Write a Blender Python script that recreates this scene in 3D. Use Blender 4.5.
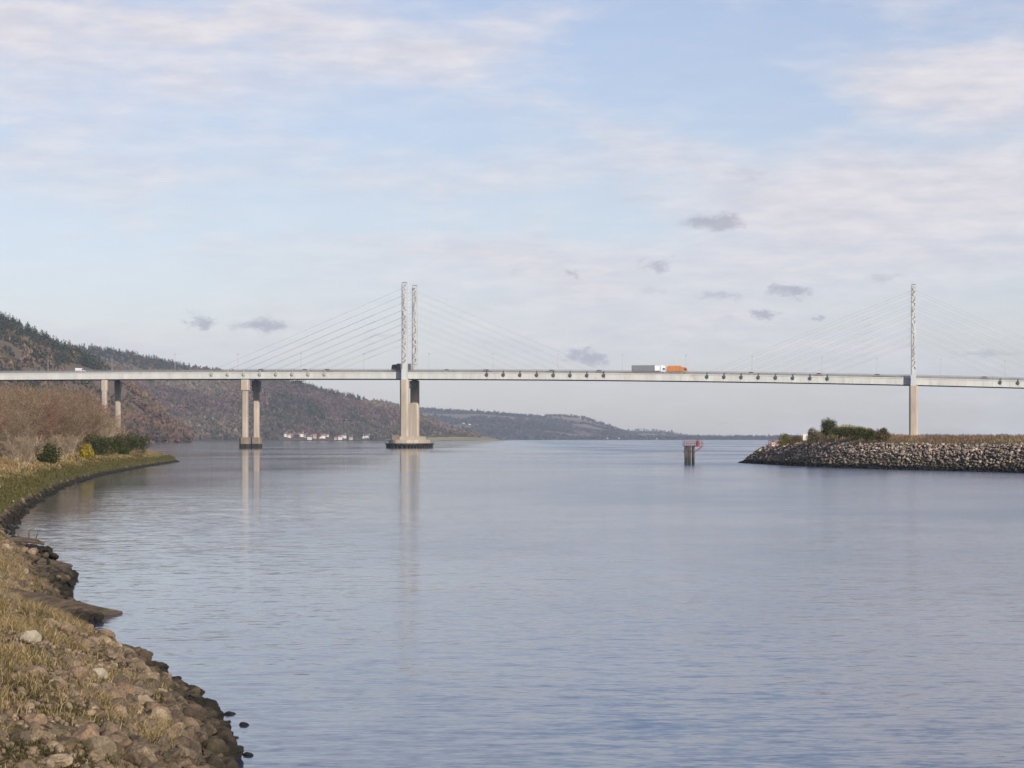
import bpy, math, random
import numpy as np
from mathutils import Vector, Matrix, noise as mnoise

for o in list(bpy.data.objects):
    bpy.data.objects.remove(o)
C = bpy.context.scene.collection
S = bpy.context.scene
RNG = np.random.default_rng(7)
random.seed(7)

# ------------------------------------------------------------------ camera
F, CX, HY, H = 2520.0, 512.0, 438.5, 4.6
cam = bpy.data.cameras.new('camera')
cam.sensor_width = 36.0
cam.lens = F / 1024 * 36.0
cam.shift_y = (HY - 384.0) / 1024.0
cam.clip_start = 0.5
cam.clip_end = 60000
co = bpy.data.objects.new('camera', cam)
co.location = (0, 0, H)
co.rotation_euler = (math.radians(90), 0, 0)
C.objects.link(co)
S.camera = co

# ------------------------------------------------------------------ light
SUN_AZ, SUN_EL = 33.0, 21.0       # degrees behind the camera towards its right, elevation
az, el = math.radians(SUN_AZ), math.radians(SUN_EL)
sdir = Vector((math.sin(az) * math.cos(el), -math.cos(az) * math.cos(el), math.sin(el)))
sun = bpy.data.lights.new('sun', 'SUN')
sun.energy = 5.0
sun.angle = math.radians(1.0)
sun.color = (1.0, 0.93, 0.83)
so = bpy.data.objects.new('sun', sun)
so.rotation_euler = sdir.to_track_quat('Z', 'Y').to_euler()
so.location = (50, -50, 60)
C.objects.link(so)

S.render.engine = 'CYCLES'
S.view_settings.view_transform = 'Standard'
S.view_settings.look = 'None'
S.view_settings.exposure = 0.07
S.view_settings.gamma = 1.0
S.cycles.use_denoising = True
S.cycles.max_bounces = 6
S.cycles.diffuse_bounces = 1
S.cycles.glossy_bounces = 3
S.cycles.transparent_max_bounces = 8
S.cycles.volume_bounces = 0
S.cycles.caustics_reflective = False
S.cycles.caustics_refractive = False

SKY_STRENGTH = 0.1
world = bpy.data.worlds.new('World')
S.world = world
world.use_nodes = True


class NT:
    """Small wrapper to write node trees briefly."""
    def __init__(self, tree):
        self.t = tree
        tree.nodes.clear()

    def n(self, kind, **kw):
        nd = self.t.nodes.new(kind)
        for k, v in kw.items():
            setattr(nd, k, v)
        return nd

    def put(self, sock, v):
        if isinstance(v, bpy.types.NodeSocket):
            self.t.links.new(v, sock)
        elif v is not None:
            if isinstance(v, (tuple, list)) and len(v) == 3 and getattr(sock, 'type', '') == 'RGBA':
                v = (*v, 1)
            sock.default_value = v

    def math(self, op, a, b=None, c=None, clamp=False):
        nd = self.n('ShaderNodeMath', operation=op, use_clamp=clamp)
        for i, v in enumerate((a, b, c)):
            if v is not None:
                self.put(nd.inputs[i], v)
        return nd.outputs[0]

    def vec(self, op, a, b=None):
        nd = self.n('ShaderNodeVectorMath', operation=op)
        self.put(nd.inputs[0], a)
        if b is not None:
            self.put(nd.inputs[1], b)
        return nd.outputs['Value'] if op in ('LENGTH', 'DOT_PRODUCT', 'DISTANCE') else nd.outputs['Vector']

    def noise(self, vec=None, scale=1.0, detail=4.0, rough=0.5, dist=0.0, color=False):
        nd = self.n('ShaderNodeTexNoise')
        if vec is not None:
            self.put(nd.inputs['Vector'], vec)
        nd.inputs['Scale'].default_value = scale
        nd.inputs['Detail'].default_value = detail
        nd.inputs['Roughness'].default_value = rough
        nd.inputs['Distortion'].default_value = dist
        return nd.outputs['Color' if color else 'Fac']

    def rng(self, v, a, b, c=0.0, d=1.0, smooth=False):
        nd = self.n('ShaderNodeMapRange')
        if smooth:
            nd.interpolation_type = 'SMOOTHSTEP'
        self.put(nd.inputs['Value'], v)
        nd.inputs['From Min'].default_value = a
        nd.inputs['From Max'].default_value = b
        self.put(nd.inputs['To Min'], c)
        self.put(nd.inputs['To Max'], d)
        return nd.outputs['Result']

    def mix(self, fac, a, b, blend='MIX'):
        nd = self.n('ShaderNodeMix', data_type='RGBA', blend_type=blend)
        self.put(nd.inputs[0], fac)
        self.put(nd.inputs[6], a)
        self.put(nd.inputs[7], b)
        return nd.outputs[2]

    def comb(self, x, y, z):
        nd = self.n('ShaderNodeCombineXYZ')
        for i, v in enumerate((x, y, z)):
            self.put(nd.inputs[i], v)
        return nd.outputs[0]

    def sep(self, v):
        nd = self.n('ShaderNodeSeparateXYZ')
        self.put(nd.inputs[0], v)
        return nd.outputs


def build_world():
    w = NT(world.node_tree)
    d = w.n('ShaderNodeTexCoord').outputs['Generated']
    sx, sy, sz = w.sep(d)
    u = w.math('ARCTAN2', sx, sy)
    v = w.math('ARCSINE', sz)
    sky = w.n('ShaderNodeTexSky', sky_type='NISHITA')
    sky.sun_disc = False
    sky.sun_elevation = el
    sky.sun_rotation = math.radians(180 - SUN_AZ)
    sky.air_density = 1.0
    sky.dust_density = 0.6
    sky.ozone_density = 1.5
    uv = w.comb(u, v, 0.0)
    # warped direction coordinates
    wn = w.noise(w.vec('MULTIPLY', uv, (1.0, 2.6, 1.0)), 14.0, 5.0, 0.55, color=True)
    warp = w.vec('MULTIPLY', w.vec('SUBTRACT', wn, (0.5, 0.5, 0.5)), (0.11, 0.030, 0.0))
    p = w.vec('ADD', uv, warp)
    wn2 = w.noise(w.vec('MULTIPLY', uv, (1.0, 1.7, 1.0)), 75.0, 7.0, 0.72, color=True)
    warp2 = w.vec('MULTIPLY', w.vec('SUBTRACT', wn2, (0.5, 0.5, 0.5)), (0.036, 0.014, 0.0))
    q = w.vec('ADD', uv, warp2)

    def blob(pp, px, py, rx, ry, wt):
        c = ((px - CX) / F, (HY - py) / F, 0.0)
        dd = w.vec('SUBTRACT', pp, c)
        dd = w.vec('MULTIPLY', dd, (F / rx, F / ry, 1.0))
        l = w.vec('LENGTH', dd)
        return w.rng(l, 0.0, 1.0, wt, 0.0, smooth=True)

    veil = w.noise(w.vec('MULTIPLY', p, (1.0, 3.4, 1.0)), 7.0, 6.0, 0.55)
    veil = w.rng(veil, 0.40, 0.64, 0.0, 0.70, smooth=True)
    cov = veil
    for b in [(250, 60, 420, 90, 0.60), (60, 20, 300, 60, 0.35), (960, 85, 240, 55, 0.75), (800, 178, 340, 52, 0.85),
              (900, 250, 400, 90, 0.95), (480, 260, 460, 60, 0.45), (600, 330, 420, 60, 0.45), (1010, 190, 160, 60, 0.4),
              (420, 185, 170, 40, 0.3), (620, 60, 200, 70, -0.45), (760, 110, 190, 40, -0.35), (80, 230, 190, 80, -0.30),
              (130, 310, 150, 45, -0.2), (320, 140, 200, 40, -0.18), (600, 225, 70, 18, -0.3)]:
        cov = w.math('ADD', cov, blob(p, *b))
    # beyond the part of the sky behind the bridge: looser cover, thinning overhead
    thin = w.rng(v, 0.15, 0.30, 0.0, 1.0, smooth=True)
    cov = w.math('SUBTRACT', cov, thin)
    fine = w.noise(w.vec('MULTIPLY', uv, (1.0, 4.0, 1.0)), 38.0, 5.0, 0.6)
    cov = w.math('ADD', cov, w.rng(fine, 0.3, 0.7, -0.10, 0.10))
    cov = w.rng(cov, 0.0, 1.1, 0.17, 0.95)
    tint = w.mix(w.rng(v, 0.0, 0.10), (1.10, 1.07, 1.42), (1.15, 1.05, 1.20))
    base = w.vec('MULTIPLY', w.vec('MULTIPLY', sky.outputs[0], tint), (SKY_STRENGTH, SKY_STRENGTH, SKY_STRENGTH))
    cloud = w.mix(w.rng(fine, 0.35, 0.65), (0.665, 0.65, 0.71), (0.80, 0.765, 0.795))
    col = w.mix(cov, base, cloud)
    # the small grey clouds
    g = None
    for b in [(203, 322, 24, 11, 1.0), (262, 327, 34, 14, 1.0), (588, 355, 28, 12, 1.2), (712, 222, 46, 15, 1.0),
              (790, 291, 40, 9, 1.0), (768, 318, 18, 9, 0.9), (655, 266, 26, 10, 0.7), (571, 272, 14, 7, 0.7),
              (817, 318, 12, 6, 0.8), (720, 297, 34, 8, 0.6), (880, 279, 26, 9, 0.5), (980, 354, 70, 6, 0.55),
              (745, 178, 34, 8, 0.35), (722, 421, 22, 3, 0.45), (380, 338, 26, 7, 0.4), (655, 292, 24, 10, 0.4),
              (640, 200, 60, 7, 0.3), (512, 274, 22, 4, 0.35), (725, 316, 16, 6, 0.4)]:
        x = blob(q, *b)
        g = x if g is None else w.math('ADD', g, x)
    g = w.rng(g, 0.02, 0.95, 0.0, 0.78, smooth=True)
    col = w.mix(g, col, (0.40, 0.40, 0.475))
    bg = w.n('ShaderNodeBackground')
    w.put(bg.inputs[0], col)
    bg.inputs[1].default_value = 1.0
    out = w.n('ShaderNodeOutputWorld')
    w.t.links.new(bg.outputs[0], out.inputs[0])


build_world()

# ------------------------------------------------------------------ helpers


def at(px, py, Y):
    return Vector(((px - CX) / F * Y, Y, H + (HY - py) / F * Y))


def on_water(px, py, z=0.0):
    Y = (H - z) * F / (py - HY)
    return Vector(((px - CX) / F * Y, Y, z))


def tag(o, label=None, cat=None, group=None, kind=None):
    if label: o['label'] = label
    if cat: o['category'] = cat
    if group: o['group'] = group
    if kind: o['kind'] = kind
    return o


def empty(name, loc=(0, 0, 0), rz=0.0):
    o = bpy.data.objects.new(name, None)
    o.location = loc
    o.rotation_euler = (0, 0, rz)
    o.empty_display_size = 0.1
    C.objects.link(o)
    return o


def np_mesh(name, V, faces, attrs=None, smooth=False):
    """V: (n,3) array; faces: (m,k) array of one size or a list of such arrays."""
    V = np.asarray(V, dtype=np.float32)
    if not isinstance(faces, list):
        faces = [faces]
    faces = [np.asarray(f, dtype=np.int32) for f in faces if len(f)]
    me = bpy.data.meshes.new(name)
    me.vertices.add(len(V))
    me.vertices.foreach_set('co', V.ravel())
    loops = np.concatenate([f.ravel() for f in faces])
    sizes = np.concatenate([np.full(len(f), f.shape[1], dtype=np.int32) for f in faces])
    starts = np.concatenate([[0], np.cumsum(sizes)[:-1]]).astype(np.int32)
    me.loops.add(len(loops))
    me.loops.foreach_set('vertex_index', loops)
    me.polygons.add(len(sizes))
    me.polygons.foreach_set('loop_start', starts)
    me.polygons.foreach_set('loop_total', sizes)
    if smooth:
        me.polygons.foreach_set('use_smooth', np.ones(len(sizes), dtype=bool))
    for k, a in (attrs or {}).items():
        a = np.asarray(a, dtype=np.float32)
        if a.ndim == 1:
            at_ = me.attributes.new(k, 'FLOAT', 'POINT')
            at_.data.foreach_set('value', a)
        else:
            at_ = me.attributes.new(k, 'FLOAT_COLOR', 'POINT')
            at_.data.foreach_set('color', np.concatenate([a, np.ones((len(a), 1), np.float32)], 1).ravel())
    me.update()
    me.validate()
    return me


def link(name, me, mat=None, parent=None):
    o = bpy.data.objects.new(name, me)
    C.objects.link(o)
    if mat is not None:
        me.materials.clear()
        me.materials.append(mat)
    if parent is not None:
        o.parent = parent
    return o


class MB:
    """Collects boxes, tubes and the like and links them as one mesh."""
    def __init__(self):
        self.v, self.f = [], []

    def add(self, vs, fs):
        n = len(self.v)
        self.v += [tuple(x) for x in vs]
        self.f += [tuple(i + n for i in f) for f in fs]

    def box(self, x0, x1, y0, y1, z0, z1, bev=0.0):
        if bev <= 0:
            vs = [(x, y, z) for z in (z0, z1) for y in (y0, y1) for x in (x0, x1)]
            self.add(vs, [(0, 2, 3, 1), (4, 5, 7, 6), (0, 1, 5, 4), (2, 6, 7, 3), (0, 4, 6, 2), (1, 3, 7, 5)])
        else:
            b = bev
            pl = [(x0 + b, y0), (x1 - b, y0), (x1, y0 + b), (x1, y1 - b), (x1 - b, y1), (x0 + b, y1), (x0, y1 - b), (x0, y0 + b)]
            self.prism(pl, z0, z1)
        return self

    def prism(self, pl, z0, z1, top=1.0, cx=None, cy=None):
        n = len(pl)
        if cx is None:
            cx = sum(p[0] for p in pl) / n
            cy = sum(p[1] for p in pl) / n
        vs = [(x, y, z0) for x, y in pl] + [(cx + (x - cx) * top, cy + (y - cy) * top, z1) for x, y in pl]
        fs = [tuple(reversed(range(n))), tuple(range(n, 2 * n))]
        fs += [(i, (i + 1) % n, n + (i + 1) % n, n + i) for i in range(n)]
        self.add(vs, fs)
        return self

    def cyl(self, x, y, z0, z1, r, r1=None, n=12):
        pl = [(x + r * math.cos(2 * math.pi * k / n), y + r * math.sin(2 * math.pi * k / n)) for k in range(n)]
        self.prism(pl, z0, z1, 1.0 if r1 is None else r1 / r, x, y)
        return self

    def tube(self, a, b, r, r1=None, n=6):
        a, b = Vector(a), Vector(b)
        r1 = r if r1 is None else r1
        d = (b - a).normalized()
        e = d.orthogonal().normalized()
        g = d.cross(e)
        vs = [a + (e * math.cos(2 * math.pi * k / n) + g * math.sin(2 * math.pi * k / n)) * r for k in range(n)]
        vs += [b + (e * math.cos(2 * math.pi * k / n) + g * math.sin(2 * math.pi * k / n)) * r1 for k in range(n)]
        fs = [tuple(reversed(range(n))), tuple(range(n, 2 * n))]
        fs += [(i, (i + 1) % n, n + (i + 1) % n, n + i) for i in range(n)]
        self.add(vs, fs)
        return self

    def mesh(self, name):
        me = bpy.data.meshes.new(name)
        me.from_pydata(self.v, [], self.f)
        me.update()
        return me

    def build(self, name, mat, parent=None):
        return link(name, self.mesh(name), mat, parent)


# ------------------------------------------------------------------ materials
def surf(name, col_fn, rough=0.8, bump=None, bump_dist=0.02, spec=0.3, metallic=0.0):
    m = bpy.data.materials.new(name)
    m.use_nodes = True
    w = NT(m.node_tree)
    b = w.n('ShaderNodeBsdfPrincipled')
    out = w.n('ShaderNodeOutputMaterial')
    w.t.links.new(b.outputs[0], out.inputs[0])
    w.put(b.inputs['Base Color'], col_fn(w) if callable(col_fn) else col_fn)
    w.put(b.inputs['Roughness'], rough(w) if callable(rough) else rough)
    b.inputs['Metallic'].default_value = metallic
    b.inputs['Specular IOR Level'].default_value = spec
    if bump:
        bn = w.n('ShaderNodeBump')
        bn.inputs['Distance'].default_value = bump_dist
        w.put(bn.inputs['Height'], bump(w))
        w.t.links.new(bn.outputs[0], b.inputs['Normal'])
    return m


def obj_co(w):
    return w.n('ShaderNodeTexCoord').outputs['Object']


def pos(w):
    return w.n('ShaderNodeNewGeometry').outputs['Position']


def mottled(c, amt=0.25, scale=0.5, detail=5.0, streak=None):
    """Base colour c varied by a noise; streak stretches the noise along z."""
    def fn(w):
        v = obj_co(w)
        if streak:
            v = w.vec('MULTIPLY', v, (1.0, 1.0, streak))
        f = w.noise(v, scale, detail, 0.6)
        f = w.rng(f, 0.25, 0.75, 1 - amt, 1 + amt)
        return w.vec('MULTIPLY', c, w.comb(f, f, f))
    return fn


def tinted(extra=0.3, scale=0.6, rnd=0.0):
    """Colour from the mesh's own tint attribute (leaf or stone colour), varied by a noise."""
    def fn(w):
        a = w.n('ShaderNodeAttribute', attribute_name='tint').outputs['Color']
        f = w.noise(pos(w), scale, 4.0, 0.6)
        f = w.rng(f, 0.25, 0.75, 1 - extra, 1 + extra)
        return w.vec('MULTIPLY', a, w.comb(f, f, f))
    return fn


M = {}
M['concrete'] = surf('pale_concrete', mottled((0.40, 0.36, 0.31), 0.22, 0.25, 6, 0.25), 0.85,
                     lambda w: w.noise(obj_co(w), 2.0, 6.0), 0.05)
M['concrete_pier'] = surf('weathered_pier_concrete', mottled((0.40, 0.335, 0.265), 0.28, 0.35, 6, 0.2), 0.88,
                          lambda w: w.noise(obj_co(w), 1.5, 6.0), 0.06)
M['concrete_dark'] = surf('tide_stained_concrete', mottled((0.20, 0.155, 0.12), 0.35, 0.5, 6, 0.5), 0.9)
M['tide'] = surf('black_tide_growth', mottled((0.022, 0.02, 0.018), 0.4, 0.8), 0.7)
M['pylon'] = surf('pylon_grey_paint', mottled((0.50, 0.51, 0.50), 0.18, 0.3, 5, 0.3), 0.7)
M['recess'] = surf('dark_recess_steel', mottled((0.12, 0.125, 0.13), 0.3, 1.0), 0.7)


def girder_col(w):
    v = obj_co(w)
    f = w.noise(w.vec('MULTIPLY', v, (0.35, 1.0, 0.12)), 0.5, 6.0, 0.65)
    g = w.noise(w.vec('MULTIPLY', v, (0.02, 0.02, 0.02)), 1.0, 3.0, 0.6)
    c = w.mix(w.rng(g, 0.4, 0.6), (0.52, 0.53, 0.485), (0.55, 0.53, 0.49))
    f = w.rng(f, 0.25, 0.75, 0.78, 1.15)
    c = w.vec('MULTIPLY', c, w.comb(f, f, f))
    r = w.noise(w.vec('MULTIPLY', v, (0.25, 1.0, 0.1)), 0.8, 5.0, 0.7)
    return w.mix(w.rng(r, 0.62, 0.75, 0.0, 0.6), c, (0.30, 0.19, 0.12))


M['girder'] = surf('girder_pale_paint', girder_col, 0.6)
M['steel_dark'] = surf('dark_steel', mottled((0.07, 0.075, 0.075), 0.3, 0.6), 0.6)
M['parapet'] = surf('parapet_grey_steel', mottled((0.17, 0.165, 0.155), 0.3, 0.25), 0.6)
M['asphalt'] = surf('asphalt', mottled((0.05, 0.05, 0.052), 0.25, 0.4), 0.9)
M['road_paint'] = surf('white_road_paint', mottled((0.7, 0.7, 0.68), 0.15, 1.0), 0.8)
M['cable'] = surf('cable_grey', mottled((0.42, 0.43, 0.44), 0.1, 0.2), 0.6)
M['galv'] = surf('galvanised_steel', mottled((0.36, 0.37, 0.38), 0.15, 0.5), 0.5, metallic=0.4)
M['white'] = surf('white_vehicle_paint', mottled((0.75, 0.76, 0.76), 0.08, 0.6), 0.35, spec=0.5)
M['grey_curtain'] = surf('grey_trailer_curtain', mottled((0.17, 0.18, 0.19), 0.15, 1.2), 0.6)
M['orange'] = surf('orange_vehicle_paint', mottled((0.50, 0.20, 0.055), 0.14, 0.8), 0.45)
M['orange_dark'] = surf('deep_orange_panel', mottled((0.45, 0.12, 0.03), 0.2, 0.8), 0.5)
M['tyre'] = surf('tyre_rubber', mottled((0.02, 0.02, 0.02), 0.2, 3.0), 0.9)
M['rim'] = surf('wheel_rim', mottled((0.35, 0.35, 0.36), 0.1, 3.0), 0.4, metallic=0.6)
M['glass'] = surf('vehicle_glass', mottled((0.02, 0.025, 0.03), 0.1, 1.0), 0.08, spec=0.5)
M['car_dark'] = surf('dark_car_paint', mottled((0.03, 0.035, 0.05), 0.1, 1.0), 0.3, spec=0.5)
M['car_silver'] = surf('silver_car_paint', mottled((0.35, 0.36, 0.37), 0.1, 1.0), 0.3, spec=0.5)
M['car_red'] = surf('dull_red_car_paint', mottled((0.22, 0.03, 0.03), 0.1, 1.0), 0.3, spec=0.5)
M['lorry_dark'] = surf('dark_lorry_body', mottled((0.11, 0.105, 0.10), 0.2, 0.8), 0.6)
M['red_paint'] = surf('faded_red_paint', mottled((0.24, 0.06, 0.06), 0.35, 2.0), 0.6)
M['white_paint'] = surf('weathered_white_paint', mottled((0.6, 0.56, 0.54), 0.2, 2.0), 0.7)


def pile_col(w):
    z = w.sep(pos(w))[2]
    n = w.noise(w.vec('MULTIPLY', pos(w), (4, 4, 0.6)), 2.0, 5.0, 0.6)
    c = w.mix(w.rng(n, 0.35, 0.65), (0.045, 0.032, 0.028), (0.13, 0.10, 0.085))
    zz = w.math('ADD', z, w.rng(n, 0, 1, -0.5, 0.5))
    return w.mix(w.rng(zz, 0.9, 1.6), (0.035, 0.038, 0.020), c)


M['pile'] = surf('weathered_pile_timber', pile_col, 0.9, lambda w: w.noise(obj_co(w), 6.0, 5.0), 0.04)


def timber_col(w):
    v = obj_co(w)
    n = w.noise(w.vec('MULTIPLY', v, (0.8, 6.0, 6.0)), 1.5, 6.0, 0.65)
    c = w.mix(w.rng(n, 0.3, 0.7), (0.03, 0.022, 0.017), (0.13, 0.095, 0.068))
    mo = w.noise(v, 1.2, 4.0, 0.6)
    return w.mix(w.rng(mo, 0.55, 0.7), c, (0.075, 0.075, 0.03))


M['timber'] = surf('weathered_timber', timber_col, 0.9, lambda w: w.noise(w.vec('MULTIPLY', obj_co(w), (1, 8, 8)), 2.0, 6.0), 0.05)


def stone_col(w):
    oi = w.n('ShaderNodeObjectInfo').outputs['Random']
    a = w.n('ShaderNodeAttribute', attribute_name='rnd').outputs['Fac']
    r = w.math('FRACT', w.math('ADD', a, oi))
    ramp = w.n('ShaderNodeValToRGB')
    w.put(ramp.inputs[0], r)
    els = ramp.color_ramp.elements
    els[0].position, els[0].color = 0.0, (0.115, 0.090, 0.070, 1)
    els[1].position, els[1].color = 1.0, (0.145, 0.125, 0.10, 1)
    for p_, c_ in ((0.15, (0.21, 0.17, 0.13)), (0.3, (0.175, 0.145, 0.115)), (0.45, (0.25, 0.195, 0.15)), (0.55, (0.33, 0.285, 0.22)),
                   (0.62, (0.12, 0.10, 0.085)), (0.75, (0.215, 0.185, 0.15)), (0.86, (0.22, 0.16, 0.12)), (0.94, (0.37, 0.32, 0.255))):
        e = els.new(p_)
        e.color = (*c_, 1)
    P = pos(w)
    n = w.noise(P, 3.0, 7.0, 0.7)
    f = w.rng(n, 0.25, 0.75, 0.5, 1.42)
    c = w.vec('MULTIPLY', w.vec('MULTIPLY', ramp.outputs[0], (0.98, 0.96, 0.88)), w.comb(f, f, f))
    sp = w.noise(P, 28.0, 4.0, 0.7)
    f2 = w.rng(sp, 0.3, 0.7, 0.62, 1.32)
    c = w.vec('MULTIPLY', c, w.comb(f2, f2, f2))
    lich = w.noise(P, 1.1, 6.0, 0.7)
    c = w.mix(w.rng(lich, 0.52, 0.66, 0.0, 0.65), c, (0.075, 0.066, 0.026))
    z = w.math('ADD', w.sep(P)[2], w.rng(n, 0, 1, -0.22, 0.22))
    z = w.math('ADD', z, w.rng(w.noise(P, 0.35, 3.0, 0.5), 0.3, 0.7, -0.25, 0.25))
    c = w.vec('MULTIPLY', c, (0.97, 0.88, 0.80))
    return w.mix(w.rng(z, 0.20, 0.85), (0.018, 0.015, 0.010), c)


def stone_bump(w):
    return w.math('ADD', w.noise(pos(w), 9.0, 8.0, 0.65), w.math('MULTIPLY', w.noise(pos(w), 2.2, 3.0, 0.5), 2.0))


M['stone'] = surf('shore_boulder_stone', stone_col, 0.86, stone_bump, 0.05, spec=0.25)


def rip_col(w):
    a = w.n('ShaderNodeAttribute', attribute_name='rnd').outputs['Fac']
    ramp = w.n('ShaderNodeValToRGB')
    w.put(ramp.inputs[0], a)
    els = ramp.color_ramp.elements
    els[0].position, els[0].color = 0.0, (0.10, 0.085, 0.075, 1)
    els[1].position, els[1].color = 1.0, (0.34, 0.26, 0.22, 1)
    for p_, c_ in ((0.2, (0.17, 0.15, 0.13)), (0.4, (0.24, 0.20, 0.17)), (0.6, (0.15, 0.135, 0.115)), (0.8, (0.29, 0.235, 0.195)), (0.92, (0.42, 0.36, 0.31))):
        e = els.new(p_)
        e.color = (*c_, 1)
    P = pos(w)
    n = w.noise(P, 1.6, 5.0, 0.6)
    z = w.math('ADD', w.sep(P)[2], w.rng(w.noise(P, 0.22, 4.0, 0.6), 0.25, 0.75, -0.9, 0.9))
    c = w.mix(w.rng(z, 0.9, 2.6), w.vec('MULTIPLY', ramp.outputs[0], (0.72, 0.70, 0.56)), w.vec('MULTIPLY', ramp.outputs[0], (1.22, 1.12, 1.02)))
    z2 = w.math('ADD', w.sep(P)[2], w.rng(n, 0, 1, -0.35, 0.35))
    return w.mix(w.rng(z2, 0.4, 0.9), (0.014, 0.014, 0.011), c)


M['riprap'] = surf('breakwater_stone', rip_col, 0.88, lambda w: w.noise(pos(w), 4.0, 5.0), 0.05, spec=0.25)


def bank_col(w):
    P = pos(w)
    x, y, z = w.sep(P)
    n = w.noise(P, 0.5, 6.0, 0.65)
    n2 = w.noise(P, 3.0, 6.0, 0.7)
    soil = w.mix(w.rng(n2, 0.35, 0.65), (0.042, 0.030, 0.022), (0.105, 0.075, 0.052))
    straw = w.mix(w.rng(n2, 0.35, 0.65), (0.20, 0.15, 0.07), (0.29, 0.22, 0.115))
    green = w.mix(w.rng(n2, 0.35, 0.65), (0.045, 0.055, 0.015), (0.10, 0.095, 0.03))
    zz = w.math('ADD', z, w.rng(n, 0.3, 0.7, -0.35, 0.35))
    grass = w.mix(w.rng(zz, 1.15, 1.75), green, straw)
    c = w.mix(w.rng(w.math('ADD', y, w.rng(n, 0, 1, -25, 25)), 95, 125), w.mix(w.rng(n, 0.42, 0.6), soil, w.vec('MULTIPLY', straw, (0.7, 0.72, 0.6))), grass)
    mud = w.mix(w.rng(n2, 0.4, 0.6), (0.020, 0.016, 0.012), (0.042, 0.033, 0.024))
    z3 = w.math('ADD', z, w.rng(n2, 0, 1, -0.15, 0.15))
    return w.mix(w.rng(z3, 0.22, 0.40), mud, c)


M['bank'] = surf('bank_ground', bank_col, 0.95, lambda w: w.noise(pos(w), 5.0, 7.0), 0.12, spec=0.15)


def spit_col(w):
    P = pos(w)
    z = w.sep(P)[2]
    n2 = w.noise(P, 1.2, 6.0, 0.7)
    g = w.mix(w.rng(n2, 0.35, 0.65), (0.10, 0.07, 0.035), (0.22, 0.16, 0.08))
    st = (0.055, 0.048, 0.04)
    return w.mix(w.rng(z, 3.6, 4.0), st, g)


M['spit'] = surf('breakwater_core', spit_col, 0.95, lambda w: w.noise(pos(w), 2.0, 5.0), 0.1, spec=0.15)
M['foliage'] = surf('leaf_colours', tinted(0.3, 0.5), 0.9, spec=0.12)
M['far_wood'] = surf('far_wood_colours', tinted(0.30, 0.012), 0.95, spec=0.05)
M['bark_pale'] = surf('pale_bark', mottled((0.44, 0.36, 0.26), 0.25, 1.5), 0.9, spec=0.1)
M['bark_brown'] = surf('brown_bark', mottled((0.13, 0.095, 0.07), 0.3, 1.5), 0.9, spec=0.1)
M['house_wall'] = surf('white_house_render', mottled((0.66, 0.62, 0.57), 0.08, 0.2), 0.9)
M['house_cream'] = surf('cream_house_render', mottled((0.55, 0.46, 0.36), 0.1, 0.2), 0.9)
M['house_pink'] = surf('pink_stone_wall', mottled((0.42, 0.29, 0.24), 0.15, 0.2), 0.9)
M['slate'] = surf('slate_roof', mottled((0.10, 0.095, 0.10), 0.2, 0.5), 0.8)
M['tile_red'] = surf('red_tile_roof', mottled((0.25, 0.13, 0.10), 0.2, 0.5), 0.8)

# ------------------------------------------------------------------ noise in numpy


def vnoise(x, y, seed=0):
    """Smooth value noise on arrays."""
    xi, yi = np.floor(x).astype(np.int64), np.floor(y).astype(np.int64)
    xf, yf = x - xi, y - yi
    u, v = xf * xf * (3 - 2 * xf), yf * yf * (3 - 2 * yf)

    def h(a, b):
        n = (a * 374761393 + b * 668265263 + seed * 982451653) & 0xFFFFFFFF
        n = ((n ^ (n >> 13)) * 1274126177) & 0xFFFFFFFF
        return ((n ^ (n >> 16)) & 0xFFFF) / 65535.0
    a, b, c, d = h(xi, yi), h(xi + 1, yi), h(xi, yi + 1), h(xi + 1, yi + 1)
    return (a * (1 - u) + b * u) * (1 - v) + (c * (1 - u) + d * u) * v


def fbm(x, y, seed=0, octv=4, gain=0.5):
    s, a, t = 0.0, 1.0, 0.0
    for k in range(octv):
        s = s + a * vnoise(x * 2 ** k, y * 2 ** k, seed + k)
        t += a
        a *= gain
    return s / t


def poly_sd(X, Y, poly, closed):
    """Distance to a polyline; for closed ones positive inside. Open: positive on the left of travel direction."""
    P = np.array(poly, float)
    best = np.full(X.shape, 1e18)
    sign = np.ones(X.shape)
    n = len(P) if closed else len(P) - 1
    inside = np.zeros(X.shape, bool)
    for i in range(n):
        a, b = P[i], P[(i + 1) % len(P)]
        d = b - a
        L2 = d @ d
        t = np.clip(((X - a[0]) * d[0] + (Y - a[1]) * d[1]) / L2, 0, 1)
        dx, dy = X - (a[0] + t * d[0]), Y - (a[1] + t * d[1])
        q = dx * dx + dy * dy
        best = np.minimum(best, q)
        cond = (a[1] > Y) != (b[1] > Y)
        with np.errstate(divide='ignore', invalid='ignore'):
            xc = a[0] + (Y - a[1]) * d[0] / (d[1] if d[1] != 0 else 1e-12)
        inside ^= cond & (X < xc)
    r = np.sqrt(best)
    return np.where(inside, r, -r)


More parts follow.
